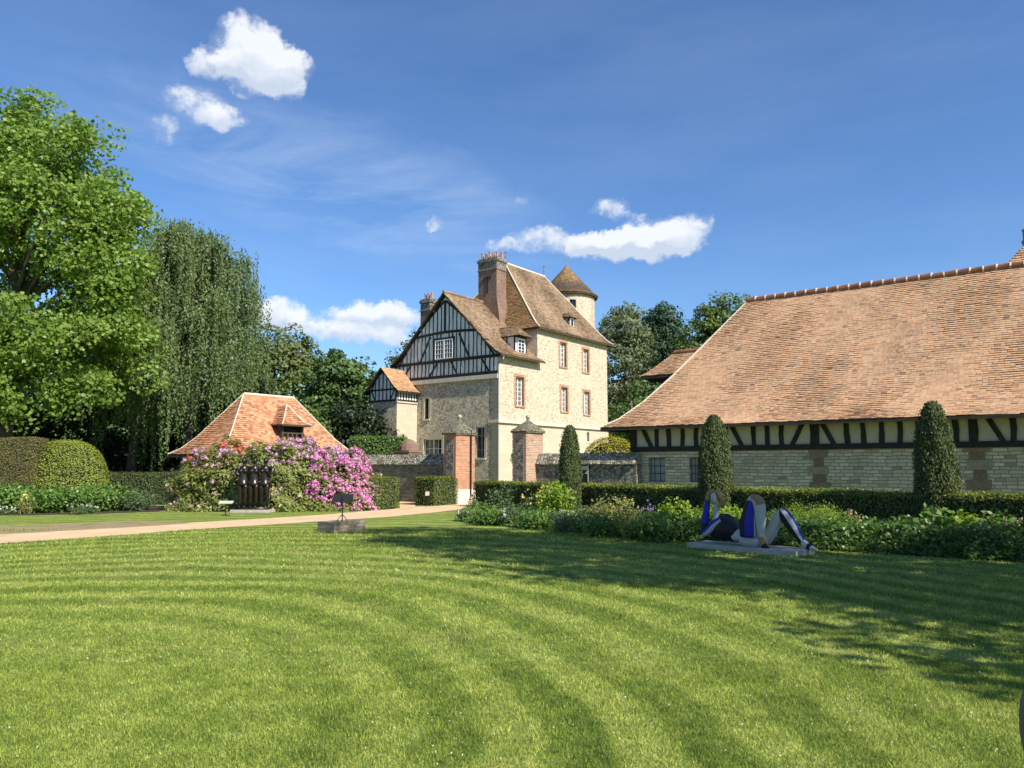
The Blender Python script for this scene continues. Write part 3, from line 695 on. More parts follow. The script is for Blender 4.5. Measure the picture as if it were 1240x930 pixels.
    for i in range(n):
        a0, a1 = 2*math.pi*i/n, 2*math.pi*(i+1)/n
        for z0, z1 in zip(zs, zs[1:]):
            if i in holes and z0 == 14.2: 
                for aa in (a0, a1): mb.quad((tc_[0]+r*math.cos(aa), tc_[1]+r*math.sin(aa), z0), (tc_[0]+r*math.cos(aa), tc_[1]+r*math.sin(aa), z1), (tc_[0]+(r-.3)*math.cos(aa), tc_[1]+(r-.3)*math.sin(aa), z1), (tc_[0]+(r-.3)*math.cos(aa), tc_[1]+(r-.3)*math.sin(aa), z0))
                continue
            mb.quad((tc_[0]+r*math.cos(a0), tc_[1]+r*math.sin(a0), z0), (tc_[0]+r*math.cos(a1), tc_[1]+r*math.sin(a1), z0), (tc_[0]+r*math.cos(a1), tc_[1]+r*math.sin(a1), z1), (tc_[0]+r*math.cos(a0), tc_[1]+r*math.sin(a0), z1))
    tw_ = mb.build('tower', M['lime'], ch, uv=False)
    L = tw_.data.uv_layers.new(name='UVMap').data
    for p_ in tw_.data.polygons:
        for li in p_.loop_indices:
            c = tw_.data.vertices[tw_.data.loops[li].vertex_index].co
            an = math.atan2(c.y-tc_[1], c.x-tc_[0]) % (2*math.pi)
            if p_.center.y < tc_[1] and an < .1: an += 2*math.pi
            L[li].uv = (an*r, c.z)
    g_ = MB(); g_.lathe([(r-.25, 14.0), (r-.25, 15.8)], 28, (*tc_, 0)); g_.build('pane', M['glass'], tw_)
    cr = MB(); R0 = 2.72; pr = [(R0, 0), (2.35, .28), (1.7, 1.0), (.9, 1.9), (.06, 2.85)]; zc = 16.25
    rows = 26; tot = len(pr) - 1
    def cp(t):
        t = min(t, .9999) * tot; i = int(t); f_ = t - i; return pr[i][0] + (pr[i+1][0]-pr[i][0])*f_, pr[i][1] + (pr[i+1][1]-pr[i][1])*f_
    for k in range(rows):
        r0, z0 = cp(k/rows); r1_, z1 = cp((k+1.1)/rows); nn = max(6, int(2*math.pi*r0/.2))
        for j in range(nn):
            a0 = 2*math.pi*(j + .5*(k % 2))/nn; a1 = a0 + 2*math.pi/nn*.97; h = .025 + random.uniform(-.008, .008)
            q = lambda rr, zz, aa: (tc_[0] + rr*math.cos(aa), tc_[1] + rr*math.sin(aa), zc + zz)
            cr.add([q(r0, z0-.01, a0), q(r0, z0-.01, a1), q(r0+h*.7, z0+h, a0), q(r0+h*.7, z0+h, a1), q(r1_, z1, a0), q(r1_, z1, a1)], [(0, 1, 3, 2), (2, 3, 5, 4)])
    cr.build('cone_roof', M['tile_moss'], tw_, uv=False)
    mb = MB(); mb.lathe([(R0-.05, -.12), (R0-.02, 0), (.05, 2.82)], 28, (*tc_, zc-.03)); mb.build('soffit', M['soffit'], tw_)
    mb = MB(); mb.tube([(*tc_, 19.0), (*tc_, 19.35), (*tc_, 19.75)], [.07, .04, .012], 6); mb.build('finial', M['lead'], tw_)
    # small stair turret at the left corner
    x0, x1, y0 = -10.0, -7.27, -1.98
    mb = MB(); holed_wall(mb, (x0, y0, 0), X, Y, x1-x0, 0, 6.1, [(1.25, 1.62, 3.45, 4.35)], .25); st = mb.build('stair_turret', M['flint'], ch)
    mb = MB(); holed_wall(mb, (x1, y0, 0), Y, -X, 1.98, 0, 6.1, [], 0); holed_wall(mb, (x0, y0, 0), Y, X, 3.2, 0, 6.1, [], 0); holed_wall(mb, (x0, 1.2, 0), X, -Y, .8, 0, 6.1, [], 0); mb.box(x1-.1, y0-.05, 5.98, x1+.08, -.02, 6.09); mb.build('turret_wall', M['smooth'], st)
    g_ = MB(); g_.box(x0+1.2, y0+.2, 3.4, x0+1.7, y0+.22, 4.4); g_.build('pane', M['glass'], st)
    mb = MB(); mb.add([(x0, y0-.03, 6.1), (x1, y0-.03, 6.1), (x1, y0-.03, 6.95), ((x0+x1)/2, y0-.03, 8.3), (x0, y0-.03, 6.95)], [(0, 1, 2, 3, 4)])
    mb.quad((x1+.03, y0-.03, 6.1), (x1+.03, -.02, 6.1), (x1+.03, -.02, 6.95), (x1+.03, y0-.03, 6.95)); mb.build('turret_plaster', M['plaster'], st)
    t = MB(); P = Vector(((x0+x1)/2, y0-.03, 0)); hw = (x1-x0)/2
    beam(t, P, X, -Y, -hw, 6.16, hw, 6.16, w=.12); beam(t, P, X, -Y, -hw, 6.93, hw, 6.93, w=.12)
    for s in (-1, 1):
        pts = [(1.1, 6.95), (.85, 7.5), (.45, 7.95), (.03, 8.2)]
        for (a, za), (e, zb) in zip(pts, pts[1:]): beam(t, P, X, -Y, s*a, za, s*e, zb, w=.1)
        beam(t, P, X, -Y, s*(hw-.06), 6.1, s*(hw-.06), 6.95, w=.13); beam(t, P, X, -Y, s*1.15, 6.9, s*.75, 6.2, w=.09)
    for x in (-.75, -.38, 0, .38, .75):
        jbeam(t, P, X, -Y, x, 6.2, x, 6.9, .085); jbeam(t, P, X, -Y, x, 6.98, x, 8.2 - abs(x)*.95, .085)
    P = Vector((x1+.03, y0, 0)); beam(t, P, Y, X, 0, 6.16, 1.95, 6.16, w=.12); beam(t, P, Y, X, 0, 6.93, 1.95, 6.93, w=.1)
    for i in range(8): jbeam(t, P, Y, X, .05+i*.265, 6.2, .05+i*.265, 6.9, .085)
    t.build('timber_frame', M['timber'], st)
    rf = MB(); ul = MB(); pr = [(0, 0), (.35, .25), (hw+.35, 1.72)]
    for P0, u, w in (((x1+.38, y0-.3, 6.78), Y, -X), ((x0-.38, .2, 6.78), -Y, X)):
        L = 2.3 if u.y > 0 else 2.48
        pq = [(0, 0), (.35, .25), (hw+.38, 1.72)]
        tiles(rf, P0, u, w, L, pq, tw=.2, ex=.135, th=.022, jit=.01); underlay(ul, P0, u, w, L, pq)
    rr = rf.build('turret_roof', M['tile_turret'], st, uv=False); ul.build('soffit', M['timber'], st)
    # rain gutter spout
    mb = MB(); mb.tube([(.45, .02, 8.8), (.5, -.1, 8.55), (.06, -.06, 8.35), (.06, -.06, 0)], .05, 6); mb.build('drain_pipe', M['lead'], ch)
chateau()

# ------------------------------------------------------------------ the long barn
def barn():
    X, Y = Vector((1, 0, 0)), Vector((0, 1, 0))
    bn = empty('barn', 'long low barn with a huge orange tiled roof above a black timber band', 'barn', (4.95, 31.25, 0), ROT)
    BL, D = 21.0, 8.8
    zs, zt = 2.20, 3.22
    H = [(.62, 1.35, 1.0, 1.95), (2.35, 2.8, 1.0, 1.95)]
    mb = MB(); holed_wall(mb, (0, 0, 0), X, Y, BL, 0, zs, H, .3); holed_wall(mb, (0, 0, 0), Y, X, D, 0, zs, [], 0); holed_wall(mb, (0, D, 0), X, -Y, BL, 0, 3.3, [], 0)
    mb.build('stone_wall', M['barnstone'], bn)
    window(bn, (0, 0, 0), X, Y, *H[0], 1, 3, inset=.14, bars=(2, 2), sill=False, leaves=1, frame='lead', pane='pale_pane'); window(bn, (0, 0, 0), X, Y, *H[1], 1, 3, inset=.14, bars=(1, 2), sill=False, leaves=1, frame='lead', pane='pale_pane')
    for xc in (3.75, 7.15, 11.95, 16.0, 19.5):
        mb = MB(); z = 0; wide = True
        while z < zs - .1:
            h = random.uniform(.24, .36); h = min(h, zs - z - .005); wide = not wide; w_ = (.36 if wide else .19)*random.uniform(.85, 1.15); o = random.uniform(-.05, .05)
            mb.box(xc-w_+o, -.02-random.random()*.015, z, xc+w_+o, .1, z+h-.008); z += h
        mb.build('stone_pier', M['sandstone'], bn)
    mb = MB(); holed_wall(mb, (0, .0, 0), X, Y, BL, zs, zt, [], 0); holed_wall(mb, (0, 0, 0), Y, X, D, zs, zt + .1, [], 0)
    mb.build('plaster_band', M['barnplaster'], bn)
    t = MB(); P = Vector((0, 0, 0)); O = -Y
    beam(t, P, X, O, -.1, zs+.09, BL, zs+.09, w=.19, proud=.07); beam(t, P, X, O, -.1, zt-.05, BL, zt-.05, w=.16, proud=.06)
    x = .02; k = 0; t.box(-.14, -.09, 0, .12, .2, zt)
    braces = [(.62, 1), (4.3, 1), (6.45, -1), (7.55, 1), (10.9, -1), (12.5, 1), (15, -1), (17, 1)]
    x = 1.02
    while x < BL:
        if not any(abs(x - b_[0]) < .26 for b_ in braces):
            jbeam(t, P, X, O, x, zs+.16, x + random.uniform(-.03, .03), zt-.1, .16, .055)
        x += .54 + random.uniform(-.05, .07)
    for xb, s in braces: beam(t, P, X, O, xb - s*.22, zt-.1, xb + s*.16, zs+.16, w=.15, proud=.065)
    for xb in (3.55, 7.0, 11.75, 15.9): t.box(xb, -.075, zs+.18, xb+.22, .02, zt-.12)
    P = Vector((0, 0, 0)); beam(t, P, Y, -X, 0, zs+.09, D, zs+.09, w=.19, proud=.07)
    t.build('timber_frame', M['timber'], bn)
    # roof
    run = 5.05; rise = 5.55; ze = 3.18; prof = [(0, 0), (.6, .34), (1.4, 1.06), (2.4, 2.20), (run, rise)]
    xL, xR = -1.2, BL + .5; yf = -.65; k = (3.3 - xL) / run
    rf = MB(); ul = MB()
    tiles(rf, (xL, yf, ze), X, Y, xR-xL, prof, k, 0, .17, .105, .018, .005); underlay(ul, (xL, yf, ze), X, Y, xR-xL, prof, k, 0)
    yb = yf + 2*run
    tiles(rf, (xR, yb, ze), -X, -Y, xR-xL, prof, 0, k, .24, .16, .02); underlay(ul, (xR, yb, ze), -X, -Y, xR-xL, prof, 0, k)
    ph = [(o*k, z) for o, z in prof]
    tiles(rf, (xL, yb, ze), -Y, X, 2*run, ph, 1/k, 1/k, .2, .14, .02); underlay(ul, (xL, yb, ze), -Y, X, 2*run, ph, 1/k, 1/k)
    ro = rf.build('roof', M['tile_barn'], bn, uv=False); ul.build('soffit', M['soffit'], ro)
    mb = MB()
    for s in (1, -1):
        mb.tube([(xL + o*k, (yf + o) if s > 0 else (yb - o), ze + z + .012) for o, z in prof], .04, 6)
    mb.build('hip_mortar', M['mortar'], ro)
    mb = MB(); x = 3.25
    while x < xR - .3:
        dz = random.uniform(-.012, .012); zz = ze + rise
        mb.tube([(x, yf+run, zz + .02 + dz), (x+.40, yf+run, zz + .035 + dz)], [.115, .135], 10)
        mb.tube([(x+.38, yf+run, zz + .03 + dz), (x+.435, yf+run, zz + .035)], [.142, .12], 8, 1); x += .42
    mb.build('ridge', [M['ridge'], M['mortar']], ro)
    # hay dormer on the hipped end
    yc = 4.4; hw = 1.0; zs2, zr2 = 5.75, 6.75; xf = 0.0; ov = 1.25
    mb = MB(); mb.add([(xf, yc-hw, 3.0), (xf, yc+hw, 3.0), (xf, yc+hw, zs2), (xf, yc-hw, zs2), (2.5, yc-hw, zs2), (2.5, yc+hw, zs2), (2.5, yc-hw, 3.0), (2.5, yc+hw, 3.0)], [(1, 0, 3, 2), (0, 6, 4, 3), (7, 1, 2, 5)])
    d = mb.build('hay_dormer', M['wood'], bn)
    r_ = MB(); o = .35; pr = [(0, 0), (.35, .22), (hw+o, zr2-zs2+.1)]; Ld = 3.4 + ov
    args = [((xf-ov, yc-hw-o, zs2-.1), X, Y, Ld, .75, 0), ((3.4, yc+hw+o, zs2-.1), -X, -Y, Ld, 0, .75)]
    u_ = MB()
    for P0, u, w, L, a, e in args: tiles(r_, P0, u, w, L, pr, a, e, .17, .11, .018); underlay(u_, P0, u, w, L, pr, a, e)
    ph = [(q*.75, z) for q, z in pr]; tiles(r_, (xf-ov, yc+hw+o, zs2-.1), -Y, X, 2*(hw+o), ph, 1/.75, 1/.75, .17, .11, .018); underlay(u_, (xf-ov, yc+hw+o, zs2-.1), -Y, X, 2*(hw+o), ph, 1/.75, 1/.75)
    r_.build('dormer_roof', M['tile_barn'], d, uv=False); u_.build('soffit', M['soffit'], d)
    mb = MB()
    for i in range(7): mb.tube([(xf-.2+i*.42, yc, zr2+.03), (xf+.2+i*.42, yc, zr2+.045)], [.10, .12], 8)
    mb.build('ridge', M['ridge'], d)
    # hipped peak rising behind the ridge, with its finial
    mb = MB(); c = (13.35, yf+run+.9)
    pk = MB(); pr = [(0, 0), (1.5, 2.05)]
    for u, w, P0 in ((X, Y, (c[0]-1.5, c[1]-1.5, 7.65)), (Y, -X, (c[0]+1.5, c[1]-1.5, 7.65)), (-X, -Y, (c[0]+1.5, c[1]+1.5, 7.65)), (-Y, X, (c[0]-1.5, c[1]+1.5, 7.65))):
        tiles(pk, P0, u, w, 3, pr, 1, 1, .17, .12, .02); underlay(mb, P0, u, w, 3, pr, 1, 1)
    pk_ = pk.build('roof_peak', M['tile_barn'], bn, uv=False); mb.build('soffit', M['soffit'], pk_)
    mb = MB(); mb.lathe([(.10, 0), (.13, .12), (.07, .2), (.075, .5), (.10, .55), (.03, .62)], 10, (c[0], c[1], 9.68)); mb.build('finial', M['lead'], pk_)
barn()

# ------------------------------------------------------------------ the tiled cottage on the left
def cottage():
    X, Y = Vector((1, 0, 0)), Vector((0, 1, 0))
    ct = empty('cottage', 'small cottage under a steep orange hipped roof with pale hips, behind the flowering bushes', 'cottage', (-12.43, 33, 0), ROT)
    # local: eave corner at origin, x from -4.2 to 0, y from 0 to 7.8
    Wx, Ly, ze, rise = 4.25, 7.85, 2.16, 2.85
    run = Wx / 2; prof = [(0, 0), (.35, .24), (.8, .78), (run, rise)]
    kn = 2.42 / run; kf = 2.55 / run
    mb = MB(); h = .5
    for P0, u, n, L in (((-h, h+.1, 0), Y, -X, Ly-2*h), ((-Wx+h, h+.1, 0), X, Y, Wx-2*h), ((-Wx+h, h, 0), Y, X, Ly-2*h), ((-Wx+h, Ly-h, 0), X, -Y, Wx-2*h)): holed_wall(mb, P0, u, n, L, 0, 2.3, [], 0)
    mb.build('wall', M['plaster'], ct)
    mb = MB(); mb.box(-h, h, 1.65, -h+.05, Ly-h, 1.8)
    for i in range(14): mb.box(-h, h+.1+i*.5, 0, -h+.04, h+.24+i*.5, 1.65)
    mb.build('timber_frame', M['wood'], ct)
    rf = MB(); ul = MB()
    for P0, u, w, L, a, e in (((0, 0, ze), Y, -X, Ly, kn, kf), ((-Wx, Ly, ze), -Y, X, Ly, kf, kn)):
        tiles(rf, P0, u, w, L, prof, a, e, .18, .115, .02, .009); underlay(ul, P0, u, w, L, prof, a, e)
    for k, P0, u, w in ((kn, (-Wx, 0, ze), X, Y), (kf, (0, Ly, ze), -X, -Y)):
        p_ = [(o*k, z) for o, z in prof]; tiles(rf, P0, u, w, Wx, p_, 1/k, 1/k, .18, .115, .02, .009); underlay(ul, P0, u, w, Wx, p_, 1/k, 1/k)
    ro = rf.build('roof', M['tile_cot'], ct, uv=False); ul.build('soffit', M['soffit'], ro)
    mb = MB()
    for s in (0, 1):
        for k, yy, d in ((kn, 0, 1), (kf, Ly, -1)):
            mb.tube([((-o if s == 0 else -Wx+o), yy + d*k*o, ze + z + .015) for o, z in prof], .03, 6)
    mb.tube([(-run, kn*run, ze+rise+.01), (-run, Ly-kf*run, ze+rise+.01)], .07, 8)
    mb.build('hip_mortar', M['mortar'], ro)
    # dormer facing +x
    yc, hw, xf, z0, zs, zr, xr = 4.15, .62, -.62, 2.75, 3.62, 4.55, -1.9
    mb = MB(); mb.add([(xf, yc-hw, z0), (xf, yc+hw, z0), (xf, yc+hw, zs), (xf, yc-hw, zs), (xr, yc-hw, zs), (xr, yc+hw, zs), (xr, yc-hw, z0), (xr, yc+hw, z0)], [(6, 0, 3, 4), (1, 7, 5, 2)])
    mb.box(xf-.06, yc-hw, z0+.02, xf, yc-hw+.1, zs); mb.box(xf-.06, yc+hw-.1, z0+.02, xf, yc+hw, zs); mb.box(xf-.06, yc-hw+.1, zs-.12, xf-.002, yc+hw-.1, zs)
    for i in range(1, 4): mb.box(xf-.05, yc-hw+.1+i*.255-.04, z0+.12, xf-.01, yc-hw+.1+i*.255+.04, zs-.12-.35)
    mb.box(xf-.05, yc-hw+.1, z0+.40, xf-.012, yc+hw-.1, z0+.46)
    d = mb.build('dormer', M['wood'], ct)
    mb = MB(); mb.box(xf-.1, yc-hw-.1, z0-.04, xf+.06, yc+hw+.1, z0+.03); mb.build('sill', M['stone'], d)
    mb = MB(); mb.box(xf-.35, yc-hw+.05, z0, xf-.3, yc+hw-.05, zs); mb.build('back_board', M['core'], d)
    r_ = MB(); u_ = MB(); o = .22; fo = .3; pr = [(0, 0), (.25, .16), (hw+o, zr-zs+.05)]; L = xf+fo-xr; e0 = zs-.06
    for P0, u, w, LL, a, e in (((xr, yc-hw-o, e0), X, Y, L, 0, 1), ((xf+fo, yc+hw+o, e0), -X, -Y, L, 1, 0), ((xf+fo, yc-hw-o, e0), Y, -X, 2*(hw+o), 1, 1)):
        tiles(r_, P0, u, w, LL, pr, a, e, .17, .11, .018); underlay(u_, P0, u, w, LL, pr, a, e, .02, .05)
    r_.build('dormer_roof', M['tile_cot'], d, uv=False); u_.build('soffit', M['soffit'], d)
    mb = MB()
    for s in (-1, 1): mb.tube([(xf+fo-o_, yc + s*(hw+o-o_), e0+z+.02) for o_, z in pr], .03, 6)
    mb.build('hip_mortar', M['mortar'], d)
cottage()

# ------------------------------------------------------------------ enclosure walls, gate piers
def pier(x, y, label, tall, cap, mat='brick'):
    g = empty('gate_pier', label, 'gate pier', (x, y, 0), ROT, 'brick piers at the garden gateway')
    W_, D_ = .70, 1.28     # local x from -W_ to 0, y from 0 to D_
    mb = MB(); mb.box(-W_, 0, .5, 0, D_, tall); mb.build('shaft', M[mat], g)
    mb = MB(); mb.add([(-W_-.02, -.05, 0), (.05, -.05, 0), (.05, D_+.05, 0), (-W_-.02, D_+.05, 0), (-W_-.005, -.01, .62), (.012, -.01, .62), (.012, D_+.01, .62), (-W_-.005, D_+.01, .62)], [(0,1,5,4),(1,2,6,5),(2,3,7,6),(3,0,4,7),(4,5,6,7)]); mb.build('base', M['stone'], g)
    mb = MB(); mb.box(-W_+.14, -.014, .7, -.14, .02, tall-.25); mb.build('flint_panel', M['flintdark'], g)
    mb = MB(); mb.box(-W_-.07, -.07, tall, .07, D_+.07, tall+.07); cx, cy = -W_/2, D_/2
    n = 6
    for i in range(n):
        f0 = 1 - i/n; z0 = tall + .07 + cap*i/n; z1 = tall + .07 + cap*(i+1)/n; f1 = 1 - (i+.75)/n
        a, b_ = (W_/2+.09)*f0, (D_/2+.09)*f0; c, d = max(.05, (W_/2+.09)*f1), max(.05, (D_/2+.09)*f1)
        mb.add([(cx-a, cy-b_, z0), (cx+a, cy-b_, z0), (cx+a, cy+b_, z0), (cx-a, cy+b_, z0), (cx-c, cy-d, z1), (cx+c, cy-d, z1), (cx+c, cy+d, z1), (cx-c, cy+d, z1)], [(0,1,5,4),(1,2,6,5),(2,3,7,6),(3,0,4,7),(4,5,6,7),(3,2,1,0)])
    mb.build('cap', M['capstone'], g)
    mb = MB(); mb.lathe([(.06, 0), (.05, .08)], 10, (cx, cy, tall+.07+cap-.03)); mb.ball((cx, cy, tall+.07+cap+.12), .105); mb.build('ball_finial', M['slab'], g, smooth=True)
    return g
P1 = gp(551.5, 610.5); P1 = Vector((P1.x, P1.y, 0))
g1 = pier(P1.x, P1.y, 'left gate pier of orange brick with dark downpipe, beside the clipped hedge block', 2.98, .62)
mb = MB(); mb.tube([(.06, .95, .3), (.06, .95, 3.2)], .035, 6); mb.build('downpipe', M['iron'], g1)
k = P1.y / 33.0
P2 = Vector((.60, 33.0, 0)); g2 = pier(P2.x, P2.y, 'right gate pier, paler brick with ball top, behind the long hedge', 3.05, .52, 'brickpale')
def garden_wall(name, x, y, L, label, h=1.72, cop=.42, mat='wallrow'):
    g = empty(name, label, 'wall', (x, y, 0), ROT, 'old garden walls with sloping stone coping')
    mb = MB(); mb.box(0, 0, 0, L, .42, h); mb.build('masonry', M[mat], g)
    mb = MB(); n = int(L / .16)
    for i in range(n):
        a, b_ = L*i/n, L*(i+1)/n
        for k in range(4):
            j = random.uniform(-.012, .012); y0_, y1_ = -.09 + k*.068, -.09 + (k+1)*.068; z0, z1 = h + cop*k/4, h + cop*(k+1)/4
            for s in (0, 1):
                f = (lambda y: y) if s == 0 else (lambda y: .42 - y)
                q = [(a, f(y0_), z0+j), (b_, f(y0_), z0+j), (b_, f(y1_), z1+.02+j), (a, f(y1_), z1+.02+j), (a, f(y0_), z0-.03), (b_, f(y0_), z0-.03)]
                mb.add(q, [(0, 1, 2, 3), (4, 5, 1, 0)] if s == 0 else [(3, 2, 1, 0), (0, 1, 5, 4)])
    mb.box(0, -.085, h-.02, L, .505, h); mb.box(0, -.02, h, L, .44, h+cop*.25); mb.box(0.002, .05, h+cop*.25, L-.002, .37, h+cop*.5); mb.box(.004, .12, h+cop*.5, L-.004, .30, h+cop*.8); mb.box(0, .175, h+cop*.8, L, .245, h+cop+.02)
    mb.build('coping', M['coping'], g); return g
lx = 6.75
o_ = Vector((P1.x, P1.y, 0)) + Vector((-.8, .6, 0)) * (.70 + lx) + Vector((.6, .8, 0)) * .35
garden_wall('garden_wall', o_.x, o_.y, lx, 'mossy garden wall running from the cottage to the left gate pier')
s_ = P2 + Vector((.6, .8, 0)) * .75
gw = garden_wall('garden_wall', s_.x, s_.y, 4.85, 'dark flint garden wall between the right gate pier and the barn', mat='flintdark')
# flat dark panel with pale strips on the wall face
nb_ = empty('wall_panel', 'small dark panel with white strips on the garden wall left of the barn', 'notice board', (*(s_ + Vector((.8, -.6, 0)) * 2.28).to_tuple()[:2], 0), ROT)
mb = MB(); mb.box(0, -.05, .95, .42, -.01, 1.66); mb.build('panel', M['p_black'], nb_)
mb = MB(); mb.box(.05, -.056, 1.46, .37, -.0502, 1.62); mb.box(.34, -.058, .96, .40, -.0504, 1.66); mb.add([(.20, -.057, 1.30), (.345, -.057, 1.30), (.345, -.057, 1.45)], [(0, 1, 2)]); mb.build('pale_strips', M['p_white'], nb_)
# ------------------------------------------------------------------ vegetation helpers
def unit(a): return a / np.maximum(np.linalg.norm(a, axis=1, keepdims=True), 1e-9)
def leaf_quads(P, size, out=None, bias=.6, aspect=.62, droop=0.0, up=.35, sj=.3, fold=.0):
    n = len(P); r = rng.normal(size=(n, 3)); nn = unit(r)
    if out is not None: nn = nn * .8 + out * bias
    nn = unit(nn + np.array([0, 0, up])); t = unit(np.cross(nn, rng.normal(size=(n, 3))))
    if droop: t = unit(t + np.array([0, 0, -droop])); nn = unit(np.cross(np.cross(t, nn), t))
    b_ = np.cross(nn, t); s = (size * rng.uniform(1 - sj, 1 + sj, n))[:, None]
    w = s * aspect * .5
    return np.stack([P - t * s * .5, P + b_ * w - t * s * .05, P + t * s * .5, P - b_ * w - t * s * .05], 1)
def ball_pts(n, lo=.6):
    d = unit(rng.normal(size=(n, 3))); r = rng.uniform(lo ** 3, 1, n) ** (1 / 3); return d, d * r[:, None]
def clumps_in(env, k, lo=.55, zmin=None):
    """env: list of (centre, radii, weight); returns clump centres and outward directions"""
    w = np.array([e[2] for e in env], float); w /= w.sum(); C, O = [], []
    for (c, r, _), q in zip(env, w):
        m = max(1, int(round(k * q))); d, p_ = ball_pts(m, lo)
        C.append(np.array(c) + p_ * np.array(r)); O.append(unit(d / np.array(r)))
    return np.concatenate(C), np.concatenate(O)
def crown_leaves(C, O, per, rad, size, flat=.65, bias=.7, **kw):
    out = []
    for c, o in zip(C, O):
        m = int(per * rng.uniform(.6, 1.4)); rr = rad * rng.uniform(.55, 1.35)
        d, p_ = ball_pts(m, .35); P = c + p_ * np.array([rr, rr, rr * flat])
        out.append(leaf_quads(P, size, unit(d * .6 + o), bias, **kw))
    return np.concatenate(out)
def trunk_mesh(mb, base, top, r0, targets, r_b=.12, lean=0, n=10):
    base, top = Vector(base), Vector(top); pts = []
    for i in range(7):
        t = i / 6; pts.append(base.lerp(top, t) + Vector((math.sin(t*3+lean)*.15, math.cos(t*2.3+lean)*.12, 0)))
    rad = [r0 * (1.25 if i == 0 else 1.0 - .72 * i / 6) for i in range(7)]
    mb.tube(pts, rad, n)
    for tg in targets:
        tg = Vector(tg); t = min(.95, max(.22, (tg.z - base.z) / (top.z - base.z) * .72)); i = int(t * 6); s = pts[i].lerp(pts[min(6, i+1)], t*6 - i)
        m_ = s.lerp(tg, .5) + Vector((random.uniform(-.3, .3), random.uniform(-.3, .3), random.uniform(.1, .5)))
        rb = r_b * random.uniform(.7, 1.2)
        mb.tube([s, m_, tg], [rb, rb * .6, rb * .15], 5)
def tree(name, label, base, h, env, leaf, bark='bark', nclump=220, per=60, rad=.8, size=.2, r0=.3, lo=.5, nb_=22, group=None, cat='tree', **kw):
    """env in metres relative to the base; every tree has its own crown and trunk"""
    g = empty(name, label, cat, base, 0, group)
    C, O = clumps_in(env, nclump, lo)
    keep = C[:, 2] > .4; C, O = C[keep], O[keep]
    L = crown_leaves(C, O, per, rad, size, **kw)
    np_mesh('crown', L, 4, M[leaf], g)
    mb = MB(); idx = rng.choice(len(C), min(nb_, len(C)), replace=False)
    trunk_mesh(mb, (0, 0, -.1), (0, 0, h * .86), r0, C[idx], r0 * .3)
    mb.build('trunk', M[bark], g, uv=False, smooth=True); return g
def ell(x, y, z, rx, ry, rz, w=None): return ((x, y, z), (rx, ry, rz), w or rx * rz)
def surface_leaves(faces, dens, size, rough=.03, **kw):
    """faces: (origin, u, v, outward); leaves spread on clipped faces"""
    out = []
    for o, u, v, nrm in faces:
        o, u, v, nrm = map(np.array, (o, u, v, nrm)); n = int(dens * np.linalg.norm(u) * np.linalg.norm(v))
        a, c = rng.random(n)[:, None], rng.random(n)[:, None]
        P = o + u * a + v * c + nrm * rng.normal(0, rough, n)[:, None]
        out.append(leaf_quads(P, size, np.repeat(nrm[None], n, 0).astype(float), 1.1, **kw))
    return np.concatenate(out)
def hedge_box(name, label, cat, loc, rz, Lx, Ly, h, leaf, dens=420, size=.06, rough=.035, group=None, top=None):
    g = empty(name, label, cat, (*loc[:2], 0), rz, group)
    z = np.array; f = [((0,0,0),(Lx,0,0),(0,0,h),(0,-1,0)), ((0,Ly,0),(Lx,0,0),(0,0,h),(0,1,0)), ((0,0,0),(0,Ly,0),(0,0,h),(-1,0,0)), ((Lx,0,0),(0,Ly,0),(0,0,h),(1,0,0)), ((0,0,h),(Lx,0,0),(0,Ly,0),(0,0,1))]
    L = surface_leaves(f, dens, size, rough)
    w = .03 * np.sin(L[..., 0] * 1.7 + L[..., 1] * 2.3); L[..., 2] = L[..., 2] + w * (L[..., 2] > h * .8)
    np_mesh('foliage', L, 4, M[leaf], g)
    if top: np_mesh('sunlit_top_leaves', surface_leaves([((0,0,h+.01),(Lx,0,0),(0,Ly,0),(0,0,1)), ((0,-.01,h-.10),(Lx,0,0),(0,0,.11),(0,-.6,.8))], dens*.9, size, rough), 4, M[top], g)  # lighter leaf layer puts the sunlight on the hedge top into the colour
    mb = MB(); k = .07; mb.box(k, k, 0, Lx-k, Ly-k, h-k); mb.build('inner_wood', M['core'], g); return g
def mound(name, label, cat, base, r, leaf, n, size, h, group=None, power=2.4, rough=.05, core=True, **kw):
    """clipped or natural mound: r=(rx, ry), height h"""
    g = empty(name, label, cat, (*base[:2], 0), 0, group)
    d = unit(rng.normal(size=(n * 2, 3))); d = d[d[:, 2] > -.05][:n]
    s = (np.abs(d) ** power).sum(1) ** (-1 / power); P = d * s[:, None] * np.array([r[0], r[1], h]); P[:, 2] = np.maximum(P[:, 2], .02)
    P += rng.normal(0, rough, P.shape)
    np_mesh('foliage', leaf_quads(P, size, unit(d), 1.0, **kw), 4, M[leaf], g)
    if core:
        mb = MB(); q = [(math.sin(math.pi/2*i/8), math.cos(math.pi/2*i/8)) for i in range(9)]
        f_ = lambda a, c: (abs(a)**power + abs(c)**power) ** (-1/power)
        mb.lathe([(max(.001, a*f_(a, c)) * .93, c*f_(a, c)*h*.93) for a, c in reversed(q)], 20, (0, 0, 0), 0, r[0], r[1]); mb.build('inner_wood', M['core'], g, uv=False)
    return g

